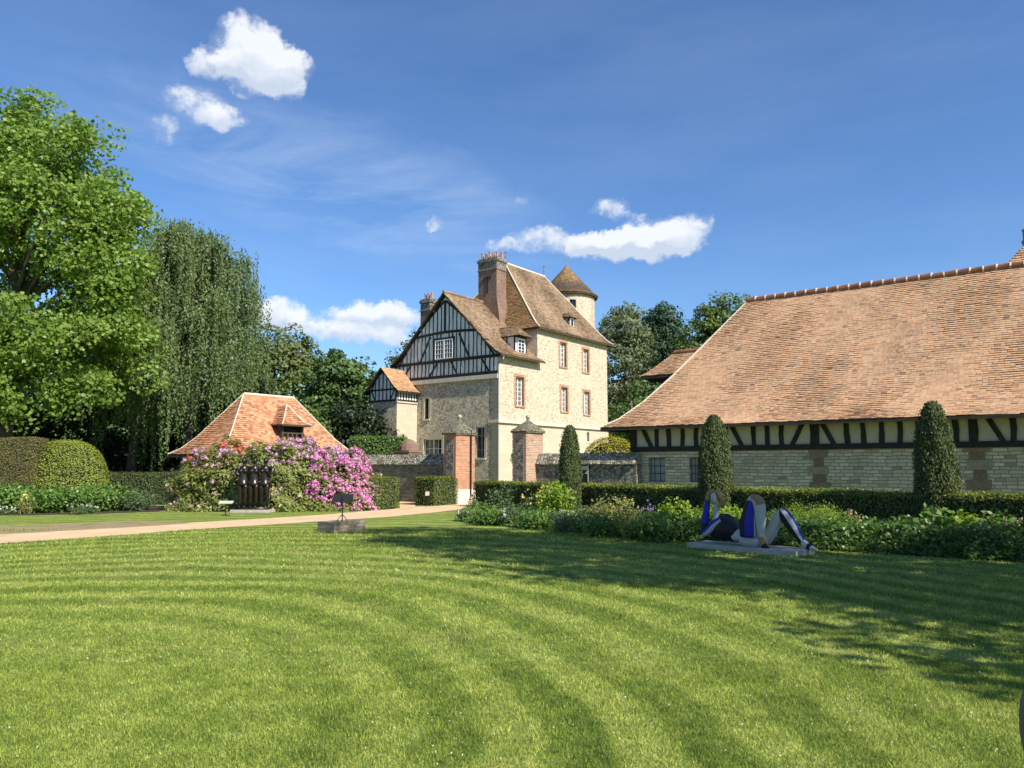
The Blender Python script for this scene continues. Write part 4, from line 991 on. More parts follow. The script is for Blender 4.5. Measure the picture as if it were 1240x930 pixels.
# ------------------------------------------------------------------ ground, path
def sheet(name, pts, z, mat, sub=0):
    mb = MB(); mb.poly([(x, y, z) for x, y in pts]); o = mb.build(name, M[mat]); return tag(o, kind='structure')
sheet('ground', [(-900, -300), (900, -300), (900, 1500), (-900, 1500)], -.008, 'lawn')
def G(px, py): q = gp(px, py); return (q.x, q.y)
front = [G(-260, 671), G(-120, 664), G(0, 658), G(120, 650), G(250, 640), G(330, 635), G(400, 630.5), G(470, 626), G(530, 620), G(556, 617)]
back = [G(575, 610), G(566, 606), G(545, 611), G(530, 612.5), G(500, 613.5), G(470, 617), G(430, 620), G(380, 624), G(300, 629), G(190, 635), G(100, 640), G(0, 645), G(-120, 650), G(-260, 656)]
sheet('path', front + back, .000, 'path')
a, c = G(575, 611), G(566, 606.5)
sheet('gateway_gravel', [a, (2.0, 34.5), (1.5, 39), (-2.5, 45), (-6, 47.5), (-9, 46.5), (-4, 39), (-1.2, 36), c], .004, 'path')
a = G(484, 617); sheet('side_path', [a, G(503, 614), G(503, 606), G(497, 601), G(484, 603)], .006, 'path')
sheet('bare_soil', [G(-60, 653), G(0, 647), G(100, 641.5), G(190, 636.5), G(230, 633.5), G(215, 631), G(150, 632), G(60, 635.5), G(0, 637), G(-60, 640)], .003, 'soil')
# beds under the planting
bed_front = [G(560, 632), G(620, 638), G(700, 646), G(780, 652), G(840, 658), G(960, 664), G(1100, 672), G(1240, 681), G(1330, 688)]
sheet('border_soil', bed_front + [(12.5, 14.5), (11.5, 17.5), (6.5, 22.5), (2.0, 27.5), (-1.6, 31.0)], .004, 'bedsoil')
sheet('bed_soil', [G(-80, 628), G(0, 624), G(100, 622.5), G(190, 619.5), (-13.2, 31.5), (-20, 33), (-24, 28)], .004, 'bedsoil')

# mown grass blades, thick near the viewer, thinning with distance
def blades(n, y0, y1, h, w):
    Y = np.sqrt(rng.random(n) * (y1 * y1 - y0 * y0) + y0 * y0); X = (rng.random(n) * 2 - 1) * (Y * .70 + .3)
    P = np.stack([X, Y, np.zeros(n)], 1); a = rng.random(n) * 2 * np.pi
    sc = 1 + (Y - y0) * 0.05
    hh = h * rng.uniform(.45, 1.25, n) * sc; ww = w * rng.uniform(.6, 1.3, n) * sc
    d = np.stack([np.cos(a), np.sin(a), np.zeros(n)], 1); l = rng.uniform(.2, 1.1, n)[:, None]; b2 = rng.random(n) * 2 * np.pi
    ld = np.stack([np.cos(b2), np.sin(b2), np.zeros(n)], 1) * l
    tip = P + (np.array([0, 0, 1.0]) + ld) * hh[:, None]
    return np.stack([P - d * ww[:, None] / 2, P + d * ww[:, None] / 2, tip], 1)
bl = np.concatenate([blades(270000, 3.4, 6.5, .021, .0042), blades(170000, 6.5, 11, .024, .0065), blades(90000, 11, 20, .028, .013)])
# keep clear of the path and of the beds
def inside(P, poly):
    x, y = P[:, 0], P[:, 1]; r = np.zeros(len(P), bool); j = len(poly) - 1
    for i in range(len(poly)):
        xi, yi = poly[i]; xj, yj = poly[j]
        c = ((yi > y) != (yj > y)) & (x < (xj - xi) * (y - yi) / (yj - yi + 1e-12) + xi); r ^= c; j = i
    return r
bad = inside(bl[:, 0], front + back) | inside(bl[:, 0], bed_front + [(12.5, 14.5), (11.5, 17.5), (6.5, 22.5), (2.0, 27.5), (-1.6, 31.0)])
tag(np_mesh('grass', bl[~bad], 3, M['blade']), 'short mown lawn grass in pale and dark curving mower bands', 'grass', kind='stuff')
# clover heads dotted in the lawn
n = 900; Y = rng.uniform(4, 15, n); X = (rng.random(n) * 2 - 1) * Y * .68
P = np.stack([X, Y, rng.uniform(.018, .03, n)], 1); L = np.concatenate([leaf_quads(P, .013, up=1) for _ in range(3)])
tag(np_mesh('clover', L, 4, M['fl_white']), 'tiny white clover heads scattered through the mown lawn', 'clover', kind='stuff')

# ------------------------------------------------------------------ trees
# big plane tree on the left
env = [ell(0, 0, 9.4, 6.1, 5.2, 5.0, 32), ell(1.2, 0, 13.6, 4.3, 3.9, 3.8, 20), ell(1.3, .2, 16.2, 2.9, 2.6, 2.2, 9), ell(-2.8, 0, 14.6, 3.0, 2.8, 3.0, 9), ell(3.6, -.4, 6.6, 3.1, 3.2, 2.9, 13), ell(-2, -1.4, 6.2, 4.5, 3.4, 2.9, 14), ell(4.4, -.3, 10.3, 1.9, 2.0, 2.0, 6), ell(4.2, 0, 13.3, 2.0, 1.9, 1.4, 4), ell(1.6, -2, 5.0, 4.0, 2.2, 1.3, 7)]
tree('plane_tree', 'tall bright green broadleaf tree at the left edge with a mottled trunk', (-22.9, 34.5, 0), 18.3, env, 'plane', nclump=520, per=175, rad=.92, size=.19, r0=.42, lo=.42, nb_=70, aspect=.85, flat=.85, bias=.45)
# weeping tree: arched limbs hung with strands of small leaves
def weeping(base, label, h, rad, n_str, seed):
    r2 = np.random.default_rng(seed); g = empty('weeping_tree', label, 'tree', base)
    Ls = []; mb = MB()
    trunk_mesh(mb, (0, 0, -.1), (0, 0, h * .9), .32, [], .1)
    tops = []
    for i in range(74):
        t = r2.random() ** .8; z = h * (.44 + .55 * t); rr = rad * math.sqrt(max(.02, 1 - ((t * .93) ** 2.0))) * r2.uniform(.35, 1.0); a = r2.random() * 2 * math.pi
        e = Vector((math.cos(a) * rr, math.sin(a) * rr, z)); tops.append(e)
        s = Vector((0, 0, z * .80)); mb.tube([s, s.lerp(e, .5) + Vector((0, 0, .8)), e], [.07, .045, .012], 4)
    for k in range(n_str):
        e = tops[r2.integers(len(tops))]; o = r2.normal(0, .38, 3); x, y, z = e.x + o[0], e.y + o[1], e.z + o[2] * .5 + .2
        ln = min(z - .5, r2.uniform(1.0, 4.6)); m_ = int(ln * 15)
        zz = z - np.linspace(0, ln, m_) + r2.normal(0, .04, m_); sw = r2.normal(0, .05, 2)
        P = np.stack([x + sw[0] * np.linspace(0, 3, m_) + r2.normal(0, .055, m_), y + sw[1] * np.linspace(0, 3, m_) + r2.normal(0, .055, m_), zz], 1); Ls.append(P)
    P = np.concatenate(Ls); np_mesh('crown', leaf_quads(P, .15, unit(P * np.array([1, 1, 0]) + 1e-6), .5, aspect=.55, droop=1.2, up=.1), 4, M['weep'], g)
    mb.build('trunk', M['darkbark'], g, uv=False, smooth=True)
weeping((-17.4, 41, 0), 'weeping tree with long hanging strands of grey green leaves, behind the cottage left side', 14.6, 4.5, 2300, 3)
weeping((-22.0, 44.5, 0), 'shorter weeping tree half hidden behind the bright green broadleaf tree', 12.5, 4.2, 1100, 5)
G_T = 'trees behind the manor and the cottage'
tree('broadleaf_tree', 'rounded dark green tree right of the cottage roof, left of the manor turret', (-12.9, 59, 0), 10.6, [ell(0, 0, 6.4, 3.3, 3.1, 3.9), ell(-.6, 0, 8.2, 2.1, 2.1, 2.2), ell(1.3, -.5, 4.2, 2.9, 2.6, 2.9)], 'tree_dark', nclump=368, per=48, rad=.75, size=.34, r0=.25, group=G_T)
tree('broadleaf_tree', 'tall pale olive tree with airy top rising just right of the weeping tree', (-20.0, 64, 0), 13.4, [ell(0, 0, 7.6, 4.4, 4.0, 4.6), ell(.5, 0, 10.6, 3.0, 3, 2.8), ell(-3.5, 0, 8, 3, 3, 4)], 'tree_olive', nclump=416, per=44, rad=.8, size=.34, r0=.3, group=G_T)
tree('broadleaf_tree', 'mid green bushy tree directly above the cottage ridge', (-15.6, 50.5, 0), 8.4, [ell(-.6, 0, 4.6, 3.0, 2.6, 3.0), ell(-1.9, 0, 5.6, 2.2, 2.2, 2.4), ell(1.2, 0, 3.4, 2.2, 2.2, 2.6)], 'tree_mid', nclump=320, per=44, rad=.7, size=.28, r0=.22, group=G_T)
tree('broadleaf_tree', 'olive green tree top between the dark round tree and the manor turret', (-10.2, 66, 0), 11.0, [ell(0, 0, 6.2, 3.0, 3, 4.2), ell(.6, 0, 8.2, 2.2, 2.2, 2.2)], 'tree_olive', nclump=256, per=42, rad=.8, size=.34, r0=.25, group=G_T)
tree('broadleaf_tree', 'tree with loose top showing behind the left slope of the timbered gable', (-8.6, 78, 0), 16.8, [ell(0, 0, 10.5, 3.8, 3.5, 4.8), ell(1.4, 0, 13.6, 2.4, 2.4, 2.6)], 'tree_grey', nclump=304, per=42, rad=.9, size=.36, r0=.35, group=G_T)
tree('willow_tree', 'tall grey green willow just right of the manor and its round tower', (11.2, 76, 0), 18.2, [ell(-.3, 0, 10.5, 3.4, 3.3, 6.6), ell(.2, 0, 15.0, 2.3, 2.3, 2.8), ell(1.5, 0, 6, 3, 3, 5.2), ell(-2.6, 0, 6, 2.6, 2.6, 5)], 'tree_grey', nclump=672, per=46, rad=.75, size=.30, r0=.4, group=G_T, droop=.8)
tree('broadleaf_tree', 'dark bluish green tree between the willow and the right hand tree', (15.6, 80, 0), 19.4, [ell(0, 0, 11, 3.5, 3.3, 6.5), ell(.2, 0, 16.2, 2.2, 2.2, 2.8), ell(-1.4, 0, 14, 2, 2, 2.2)], 'tree_blue', nclump=528, per=46, rad=.85, size=.32, r0=.4, group=G_T)
tree('broadleaf_tree', 'warm green rounded tree rising behind the left end of the barn ridge', (19.6, 72, 0), 18.4, [ell(0, 0, 12, 4.2, 3.8, 4.8), ell(.8, 0, 15.2, 2.9, 2.9, 2.9), ell(-1.5, 0, 9, 3, 3, 5), ell(4, 0, 13, 3, 3, 3.6)], 'tree_mid', nclump=608, per=46, rad=.85, size=.32, r0=.4, group=G_T)
tree('broadleaf_tree', 'low dark tree filling the gap between the manor wall and the barn eave', (9.6, 62, 0), 8.0, [ell(1.6, 3, 4.5, 3.4, 2.6, 4.2), ell(4.5, 3, 4.5, 3.2, 2.6, 4.6)], 'tree_dark', nclump=368, per=44, rad=.75, size=.28, r0=.25, group=G_T)
# dark evergreens under and behind the left trees
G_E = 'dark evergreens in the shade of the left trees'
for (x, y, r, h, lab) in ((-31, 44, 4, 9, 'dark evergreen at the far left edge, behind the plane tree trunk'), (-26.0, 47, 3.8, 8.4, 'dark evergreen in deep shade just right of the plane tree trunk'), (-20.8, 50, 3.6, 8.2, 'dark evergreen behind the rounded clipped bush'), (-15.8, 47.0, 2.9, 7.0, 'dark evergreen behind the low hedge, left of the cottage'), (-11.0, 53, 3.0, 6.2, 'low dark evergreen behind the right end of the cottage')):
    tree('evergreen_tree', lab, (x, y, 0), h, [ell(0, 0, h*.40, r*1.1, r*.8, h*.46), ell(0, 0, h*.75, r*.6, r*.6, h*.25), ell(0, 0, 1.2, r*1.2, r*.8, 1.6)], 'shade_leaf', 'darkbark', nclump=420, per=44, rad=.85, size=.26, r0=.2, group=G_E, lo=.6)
# woodland closing the view far behind
n = 42000; X = rng.uniform(-75, 60, n); P = np.stack([X, 98 + rng.uniform(0, 10, n) + 3*np.sin(X*.3), (rng.random(n)**.7) * (6.0 + 3.5*(X < -30) + 1.3*np.sin(X*.21) + .9*np.sin(X*.57+1) + .5*np.sin(X*1.9))], 1)
tag(np_mesh('far_woodland', leaf_quads(P, .95, np.tile(np.array([[0, -1.0, .3]]), (n, 1)), .8, aspect=.8), 4, M['tree_dark']), 'far dark woodland closing the gaps between the trees', 'woodland', kind='stuff')
# trees beyond the right edge of the view; their shade falls across the lawn and the border
def shade_tree(label, base, h, env, n): tree('lime_tree', label, base, h, env, 'tree_mid', nclump=n, per=44, rad=.75, size=.26, r0=.35, nb_=30, group='limes standing on the right of the lawn')
shade_tree('nearest lime tree on the right side of the lawn, its shade crossing the grass', (11.6, 5.6, 0), 17.5, [ell(0, 0, 9.5, 3.6, 3.6, 5.4), ell(0, 0, 14.2, 2.4, 2.4, 3.2), ell(-.6, .4, 5.6, 3.2, 3.2, 2.4), ell(-2.0, -2.8, 5.0, 2.3, 1.5, 1.2)], 430)
shade_tree('second lime tree on the right, standing beyond the nearest one', (15.3, 7.3, 0), 8.6, [ell(0, 0, 5.4, 3.0, 3.0, 3.0), ell(0, 0, 3.6, 2.8, 2.8, 2)], 260)
shade_tree('smallest lime tree, farthest to the right of the lawn', (19.5, 6.0, 0), 7, [ell(0, 0, 4.5, 2.6, 2.6, 2.6)], 130)

# ------------------------------------------------------------------ clipped yews and hedges
def yew_column(x, y, h, r, label):
    g = empty('columnar_yew', label, 'yew', (x, y, 0), random.random() * 6, 'columnar yews along the hedge')
    n = 17000; z = rng.random(n) ** .9; a = rng.random(n) * 2 * np.pi
    pr = lambda t: np.interp(t, [0, .1, .35, .6, .78, .9, .96, 1], [.90, .97, 1.0, .90, .72, .50, .32, .10])
    rr = r * pr(z) * (1 + .06 * np.sin(a * 7 + z * 9) + .05 * np.sin(a * 3 - z * 11 + x) + .04 * np.sin(a * 2 + z * 5 + y)) + rng.normal(0, .034, n)
    P = np.stack([rr * np.cos(a), rr * np.sin(a), z * h], 1); O = np.stack([np.cos(a), np.sin(a), .3 + 0 * a], 1)
    np_mesh('foliage', leaf_quads(P, .068, unit(O), .8, aspect=.40, droop=-1.3, up=.1), 4, M['yewdark'], g)
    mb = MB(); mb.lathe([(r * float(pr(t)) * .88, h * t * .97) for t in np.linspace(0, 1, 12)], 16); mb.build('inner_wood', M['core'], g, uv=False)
    return g
q = gp(690, 606); yew_column(1.95, 26.0, 2.98, .345, 'slim dark columnar yew in front of the garden wall, between gate pier and barn')
yew_column(5.72, 21.8, 3.05, .44, 'broad columnar yew in front of the barn windows, above the painted sculpture')
yew_column(9.62, 17.6, 3.08, .41, 'tall columnar yew nearest the viewer, against the right part of the barn')
# long hedge in front of the barn
h0 = Vector((-1.55, 31.2, 0)); h1 = Vector((12.4, 13.6, 0)); d = h1 - h0; ang = math.atan2(d.y, d.x)
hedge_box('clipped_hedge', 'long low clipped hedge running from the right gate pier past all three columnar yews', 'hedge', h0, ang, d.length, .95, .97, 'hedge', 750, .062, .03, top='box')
hb = gp(451, 617.5); v = Vector((-.8, .6, 0))
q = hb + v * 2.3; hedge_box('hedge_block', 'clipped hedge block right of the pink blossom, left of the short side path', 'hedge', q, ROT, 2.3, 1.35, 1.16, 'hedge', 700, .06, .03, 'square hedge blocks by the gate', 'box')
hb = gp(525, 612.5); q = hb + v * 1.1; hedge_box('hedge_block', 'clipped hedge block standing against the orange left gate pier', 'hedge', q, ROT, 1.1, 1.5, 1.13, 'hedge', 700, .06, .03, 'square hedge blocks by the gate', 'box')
hedge_box('tall_hedge', 'tall fresh green hedge seen above the garden wall, below the manor turret', 'hedge', (-8.9, 42.2, 0), -.1, 3.0, 1.1, 3.2, 'laurel', 320, .10, .06)
hedge_box('low_hedge', 'low brown green hedge between the rounded bush and the flowering bushes', 'hedge', (-18.1, 32.6, 0), .06, 4.9, 1.0, 1.32, 'yewdark', 700, .06, .035)
# far left clipped slab and rounded bush
hedge_box('clipped_yew', 'tall square clipped yew with brownish face at the left edge', 'yew', (-22.4, 29.4, 0), 0.02, 3.95, 1.3, 2.70, 'yewbrown', 1300, .045, .015)
mound('rounded_bush', 'large smooth rounded yellow green bush beside the square yew', 'bush', (-18.0, 31.2, 0), (1.60, 1.3), 'box', 20000, .065, 2.64, power=2.7, rough=.02)
mound('golden_bush', 'bright golden leaved bush behind the dark garden wall, left of the barn', 'bush', (5.2, 40.5, 0), (1.85, 1.0), 'gold_leaf', 11000, .085, 3.10, power=2.3, rough=.05)
mound('rounded_bush', 'small green dome bush in the gateway between the two brick piers', 'bush', (-.98, 36.5, 0), (.68, .6), 'laurel', 1800, .06, .92, power=2.3, rough=.02)
# small domed brick pier beyond the wall
g = empty('brick_pier', 'small domed brick pier above the garden wall, right of the tall hedge', 'pier', (-5.55, 41.5, 0), ROT)
mb = MB(); mb.box(-.5, -.5, 0, .5, .5, 2.35); mb.build('shaft', M['brickdark'], g)
mb = MB(); mb.box(-.56, -.56, 2.35, .56, .56, 2.45); mb.lathe([(.55, 2.45), (.52, 2.65), (.42, 2.85), (.22, 3.02), (.02, 3.08)], 12); mb.build('dome', M['brickdark'], g)
# terracotta trough with a small standard plant in the gateway
g = empty('planter', 'terracotta planter with a small leafy shrub beside the right gate pier', 'planter', (.22, 37.2, 0))
mb = MB(); mb.lathe([(.2, 0), (.26, .75), (.30, .8), (.30, .88)], 12); mb.build('pot', M['pot'], g, uv=False)
P = ball_pts(500, .2); np_mesh('foliage', leaf_quads(P[1] * np.array([.32, .32, .38]) + np.array([0, 0, 2.0]), .10, P[0], .6), 4, M['herb'], g)
mb = MB(); mb.tube([(0, 0, .8), (.02, 0, 1.9)], .02, 5); mb.build('stem', M['bark'], g)

# ------------------------------------------------------------------ rhododendrons
def rhodo(label, base, r, h, n, blossom, bl_n, where, seed, leafn=None, ry=None, size=.15):
    g = empty('rhododendron', label, 'rhododendron', (*base[:2], 0), 0, 'flowering rhododendrons in front of the cottage')
    ry = ry or r * .7
    d = unit(rng.normal(size=(n * 2, 3))); d = d[d[:, 2] > -.08][:n]
    s = (np.abs(d) ** 2.3).sum(1) ** (-1 / 2.3)
    bump = 1 + .07 * np.sin(d[:, 0] * 9 + seed) + .06 * np.sin(d[:, 2] * 11 + d[:, 1] * 7 + seed) + .05 * np.sin(d[:, 0] * 23 + d[:, 2] * 19)
    P = d * (s * bump)[:, None] * np.array([r, ry, h]); P[:, 2] = np.maximum(P[:, 2], .05); P += rng.normal(0, .06, P.shape)
    np_mesh('foliage', leaf_quads(P, size, unit(d), .9, aspect=.42, up=.4), 4, M['rhodo'], g)
    mb = MB(); q = [(math.sin(math.pi/2*i/8), math.cos(math.pi/2*i/8)) for i in range(9)]; f_ = lambda a, c: (abs(a)**2.3 + abs(c)**2.3) ** (-1/2.3)
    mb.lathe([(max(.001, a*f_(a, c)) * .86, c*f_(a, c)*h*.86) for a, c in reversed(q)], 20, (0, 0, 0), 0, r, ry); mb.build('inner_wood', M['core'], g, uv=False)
    for bi, (bm_, cnt, wh) in enumerate(zip(blossom, bl_n, where)):
        d2 = unit(rng.normal(size=(cnt * 14, 3))); d2 = d2[d2[:, 2] > 0]; d2 = d2[wh(d2)][:cnt]
        s2 = (np.abs(d2) ** 2.3).sum(1) ** (-1 / 2.3)
        b2 = 1 + .07 * np.sin(d2[:, 0] * 9 + seed) + .06 * np.sin(d2[:, 2] * 11 + d2[:, 1] * 7 + seed) + .05 * np.sin(d2[:, 0] * 23 + d2[:, 2] * 19)
        C = d2 * (s2 * b2 * 1.03)[:, None] * np.array([r, ry, h]) + rng.normal(0, .04, d2.shape)
        L = []
        for c, dd in zip(C, d2):
            dr, pp = ball_pts(16, .7); L.append(leaf_quads(c + pp * .08 * rng.uniform(.7, 1.25), .082, unit(dr), 1.5, aspect=.9))
        o = np_mesh('blossom', np.concatenate(L), 4, M[bm_], g); o['kind'] = 'stuff'
    return g
c = gp(322, 619)
patchy = lambda d, k=0: np.sin(d[:, 0] * 8 + k) + np.sin(d[:, 2] * 9 + k * 2) + rng.normal(0, .5, len(d)) > .55
rhodo('broad rhododendron mound of yellowish leaves with sparse lilac blossom, behind the bronze sculpture', (-9.15, 29.9, 0), 3.8, 2.25, 30000, ['fl_lilac', 'fl_pale'], [200, 260],
      [lambda d: (d[:, 2] > .62) & patchy(d), lambda d: rng.random(len(d)) < .5 + 0 * d[:, 0]], 1, ry=2.1)
rhodo('rhododendron dense with violet blossom in front of the cottage roof centre', (-8.2, 30.5, 0), 2.3, 2.34, 9000, ['fl_lilac'], [680], [lambda d: (d[:, 2] > .45) & (d[:, 0] > -.8) & (rng.random(len(d)) < .9)], 2, ry=1.3)
rhodo('rhododendron with red blossom on the upper left of the flowering bank', (-10.9, 30.3, 0), 1.8, 2.42, 7000, ['fl_red'], [280], [lambda d: (d[:, 2] > .55) & (d[:, 0] < .45) & patchy(d, 1)], 3, ry=1.1)
rhodo('rhododendron covered in bright magenta pink blossom beside the hedge block', (-6.65, 29.3, 0), 1.5, 2.0, 7000, ['fl_pink', 'fl_lilac'], [820, 160], [lambda d: (d[:, 0] > -.45) & (d[:, 2] < .95) & (d[:, 2] + d[:, 0]*.3 > .1), lambda d: d[:, 2] > .7], 4, ry=1.2)

# ------------------------------------------------------------------ sculptures
c = gp(302.5, 621.0)
g = empty('bronze_sculpture', 'dark bronze of three fused standing female figures against the flowering bushes', 'sculpture', (c.x, c.y + .35, 0), 0)
mb = MB(); mb.box(-.70, -.34, 0, .70, .34, .10); mb.build('plinth', M['slab'], g)
bz = MB(); bz.box(-.60, -.22, .10, .60, .22, .18)
for i, x in enumerate((-.37, 0.01, .39)):
    for s in (-.10, .10):
        bz.tube([(x+s, -.06, .18), (x+s*.98, -.06, .34), (x+s, -.07, .66), (x+s*1.0, -.11, .90), (x+s, -.14, .98)], [.05, .058, .083, .092, .05], 12)
        bz.tube([(x+s*.8, -.17, .195), (x+s, -.05, .20)], [.03, .045], 8)
    bz.tube([(x, -.02, .94), (x, -.02, 1.00), (x, -.01, 1.06), (x, 0, 1.15), (x, 0, 1.40), (x, 0, 1.52), (x, 0, 1.60), (x, 0, 1.645), (x, -.005, 1.72)],
            [(.20, .19), (.205, .19), (.185, .16), (.172, .15), (.160, .14), (.175, .14), (.15, .12), (.065, .06), (.052, .05)], 18)
    for s in (-.082, .082): bz.ball((x+s, -.13, 1.44), .080, .07, .080, 12)
    bz.ball((x, -.02, 1.80), .078, .09, .105, 12); bz.ball((x, .05, 1.83), .09, .075, .10, 12)
    bz.ball((x, -.11, 1.79), .015, .018, .03, 6)
bz.tube([(-.52, -.03, 1.56), (-.62, -.02, 1.47), (-.60, -.10, 1.34), (-.48, -.12, 1.30)], [.08, .075, .06, .05], 10); bz.tube([(.54, -.03, 1.57), (.66, -.02, 1.48), (.63, -.1, 1.36), (.50, -.12, 1.32)], [.08, .08, .065, .05], 10)
bz.tube([(-.58, -.03, .97), (.62, -.03, .97)], [(.055, .17), (.055, .17)], 12)
bz.tube([(-.52, .05, 1.54), (.54, .05, 1.54)], .075, 10)
bz.build('figures', M['bronze'], g, smooth=True, uv=False)

# painted reclining sculpture on its slab
A0 = gp(832, 663.0); A1 = gp(963, 674.5); dx = (A1 - A0); Ls = dx.length; an = math.atan2(dx.y, dx.x)
g = empty('painted_sculpture', 'reclining figure painted black, blue, white and gold on a low grey slab', 'sculpture', (A0.x, A0.y, 0), an)
mb = MB(); mb.box(0, 0, 0, Ls + .02, .74, .095); mb.build('plinth', M['slab'], g)
K = 1 / 434.0
def sp(px, py, y=.36):      # sculpture sketch coordinates -> plinth coordinates
    return Vector(((px - 85) / 900 * Ls * .985, y, .105 + max(0, (535 + (px - 100) * .047 - py)) * K * 1.0))
def loft(mb, pts, radii, n=20, sect=None):
    """tapered body whose angular sectors carry different paint; pts (x,z via sp), radii (in-plane, across)"""
    pts = [Vector(p) for p in pts]; q = [*pts[:1], *pts, pts[-1]]; rq = [radii[0], *radii, radii[-1]]; P2_, R2_ = [], []
    for i in range(len(pts) - 1):          # smooth curve through the given stations
        for j in range(4):
            t = j / 4; w4 = (-.5*t+t*t-.5*t**3, 1-2.5*t*t+1.5*t**3, .5*t+2*t*t-1.5*t**3, -.5*t*t+.5*t**3)
            P2_.append(sum((q[i+m]*w4[m] for m in range(4)), Vector())); R2_.append(tuple(max(.01, sum(rq[i+m][c]*w4[m] for m in range(4))) for c in (0, 1)))
    pts = P2_ + [pts[-1]]; radii = R2_ + [radii[-1]]; k = len(mb.v); m_ = len(pts)
    for i, p in enumerate(pts):
        t = (pts[min(i+1, m_-1)] - pts[max(i-1, 0)]); t.normalize()
        side = Vector((0, 1, 0)); side = (side - t * side.dot(t)).normalized(); up = side.cross(t)
        ra, rb = radii[i]
        for j in range(n):
            a = 2*math.pi*j/n; mb.v.append(tuple(p + up * math.cos(a) * ra - side * math.sin(a) * rb))
    for i in range(m_-1):
        for j in range(n):
            mb.f.append((k+i*n+j, k+i*n+(j+1) % n, k+(i+1)*n+(j+1) % n, k+(i+1)*n+j)); mb.m.append(sect(j/n, i/(m_-1)) if sect else 0)
    mb.f.append(tuple(k+j for j in reversed(range(n)))); mb.m.append(sect(0, 0) if sect else 0)
    mb.f.append(tuple(k+(m_-1)*n+j for j in range(n))); mb.m.append(sect(0, 1) if sect else 0)
PM = [M['p_black'], M['p_blue'], M['p_white'], M['p_gold']]
# seen from the lawn the angle fraction runs from the top side (0) over the near side (.25) to the underside (.5)
mb = MB(); loft(mb, [sp(240, 470), sp(290, 440), sp(350, 425), sp(410, 440), sp(455, 465)], [(.10,.12),(.20,.19),(.235,.21),(.19,.18),(.10,.13)], 24); mb.build('torso', PM, g, smooth=True)
mb = MB(); loft(mb, [sp(430, 490), sp(480, 478), sp(530, 500)], [(.10,.13),(.13,.15),(.13,.15)], 20, lambda a, t: 2); mb.build('waist', PM, g, smooth=True)
mb = MB(); loft(mb, [sp(505, 515), sp(560, 515), sp(640, 520), sp(690, 530)], [(.11,.16),(.15,.19),(.14,.19),(.07,.12)], 20, lambda a, t: 2); mb.build('hips', PM, g, smooth=True)
mb = MB()        # near thigh and shin as one bent limb
loft(mb, [sp(585, 480, .22), sp(590, 380, .2), sp(605, 280, .2), sp(625, 200, .2), sp(650, 165, .2)], [(.16,.15),(.165,.15),(.135,.13),(.09,.10),(.04,.05)], 28,
     lambda a, t: (2 if a < .055 else 1 if a < .25 else 0 if a < .85 else 2)); mb.build('thigh', PM, g, smooth=True)
mb = MB(); loft(mb, [sp(600, 215, .2), sp(640, 175, .2), sp(680, 205, .2), sp(690, 300, .21), sp(688, 400, .22), sp(690, 490, .22)], [(.06,.07),(.085,.10),(.115,.11),(.105,.10),(.085,.085),(.06,.06)], 24,
     lambda a, t: 3 if (.16 < t < .42 and .22 < a < .6) else 2); mb.build('shin', PM, g, smooth=True)
mb = MB(); loft(mb, [sp(700, 490, .22), sp(705, 520, .21), sp(715, 550, .19), sp(740, 566, .16), sp(762, 572, .13)], [(.055,.055),(.06,.055),(.06,.05),(.04,.045),(.02,.03)], 16, lambda a, t: 3 if t < .45 else 0); mb.build('foot', PM, g, smooth=True)
mb = MB(); loft(mb, [sp(650, 530, .55), sp(700, 450, .56), sp(750, 350, .57), sp(785, 285, .57)], [(.10,.11),(.11,.11),(.10,.10),(.06,.07)], 20, lambda a, t: 2); mb.build('thigh', PM, g, smooth=True)
mb = MB(); loft(mb, [sp(780, 275, .56), sp(810, 305, .56), sp(850, 370, .56), sp(900, 450, .56), sp(955, 535, .55)], [(.04,.05),(.10,.10),(.115,.10),(.09,.085),(.05,.05)], 24,
     lambda a, t: 0 if a < .27 else 2 if a < .38 else 1 if a < .6 else 0); mb.build('shin', PM, g, smooth=True)
mb = MB(); loft(mb, [sp(955, 520, .55), sp(975, 545, .53), sp(1010, 560, .5), sp(1050, 575, .47), sp(1085, 583, .44)], [(.05,.055),(.07,.06),(.055,.055),(.04,.045),(.015,.02)], 16, lambda a, t: 0 if .4 < t < .6 else 2); mb.build('foot', PM, g, smooth=True)
mb = MB(); loft(mb, [sp(340, 345, .24), sp(290, 385, .2), sp(235, 440, .18), sp(180, 480, .18)], [(.06,.06),(.075,.065),(.07,.06),(.045,.05)], 20, lambda a, t: 1 if (a < .22) else 2 if a < .55 else 0); mb.build('upper_arm', PM, g, smooth=True)
mb = MB(); loft(mb, [sp(178, 480, .22), sp(190, 400, .24), sp(200, 300, .27), sp(212, 190, .3)], [(.05,.05),(.075,.07),(.07,.065),(.05,.05)], 20, lambda a, t: 0 if t < .4 else 1); mb.build('forearm', PM, g, smooth=True)
mb = MB(); loft(mb, [sp(330, 350, .40), sp(300, 335, .38), sp(345, 330, .46), sp(400, 380, .5), sp(450, 440, .5)], [(.03,.05),(.06,.07),(.07,.08),(.06,.07),(.04,.05)], 16, lambda a, t: 0); mb.build('shoulder', PM, g, smooth=True)
mb = MB(); loft(mb, [sp(275, 350, .36), sp(275, 300, .36), sp(272, 230, .35), sp(270, 200, .34)], [(.09,.09),(.055,.055),(.045,.045),(.05,.05)], 16, lambda a, t: 2); mb.build('neck', PM, g, smooth=True)
hd = MB(); q = sp(266, 168, .30); hd.ball(q, .058, .07, .115, 16, 2); hd.ball(q + Vector((0, -.07, .0)), .011, .018, .035, 8, 2)
for s in (-1, 1): hd.ball(q + Vector((s*.022, -.066, .025)), .010, .006, .007, 8, 0)
hd.ball(q + Vector((0, -.066, -.055)), .018, .006, .006, 8, 3)
hd.build('head', PM, g, smooth=True)
mb = MB(); 
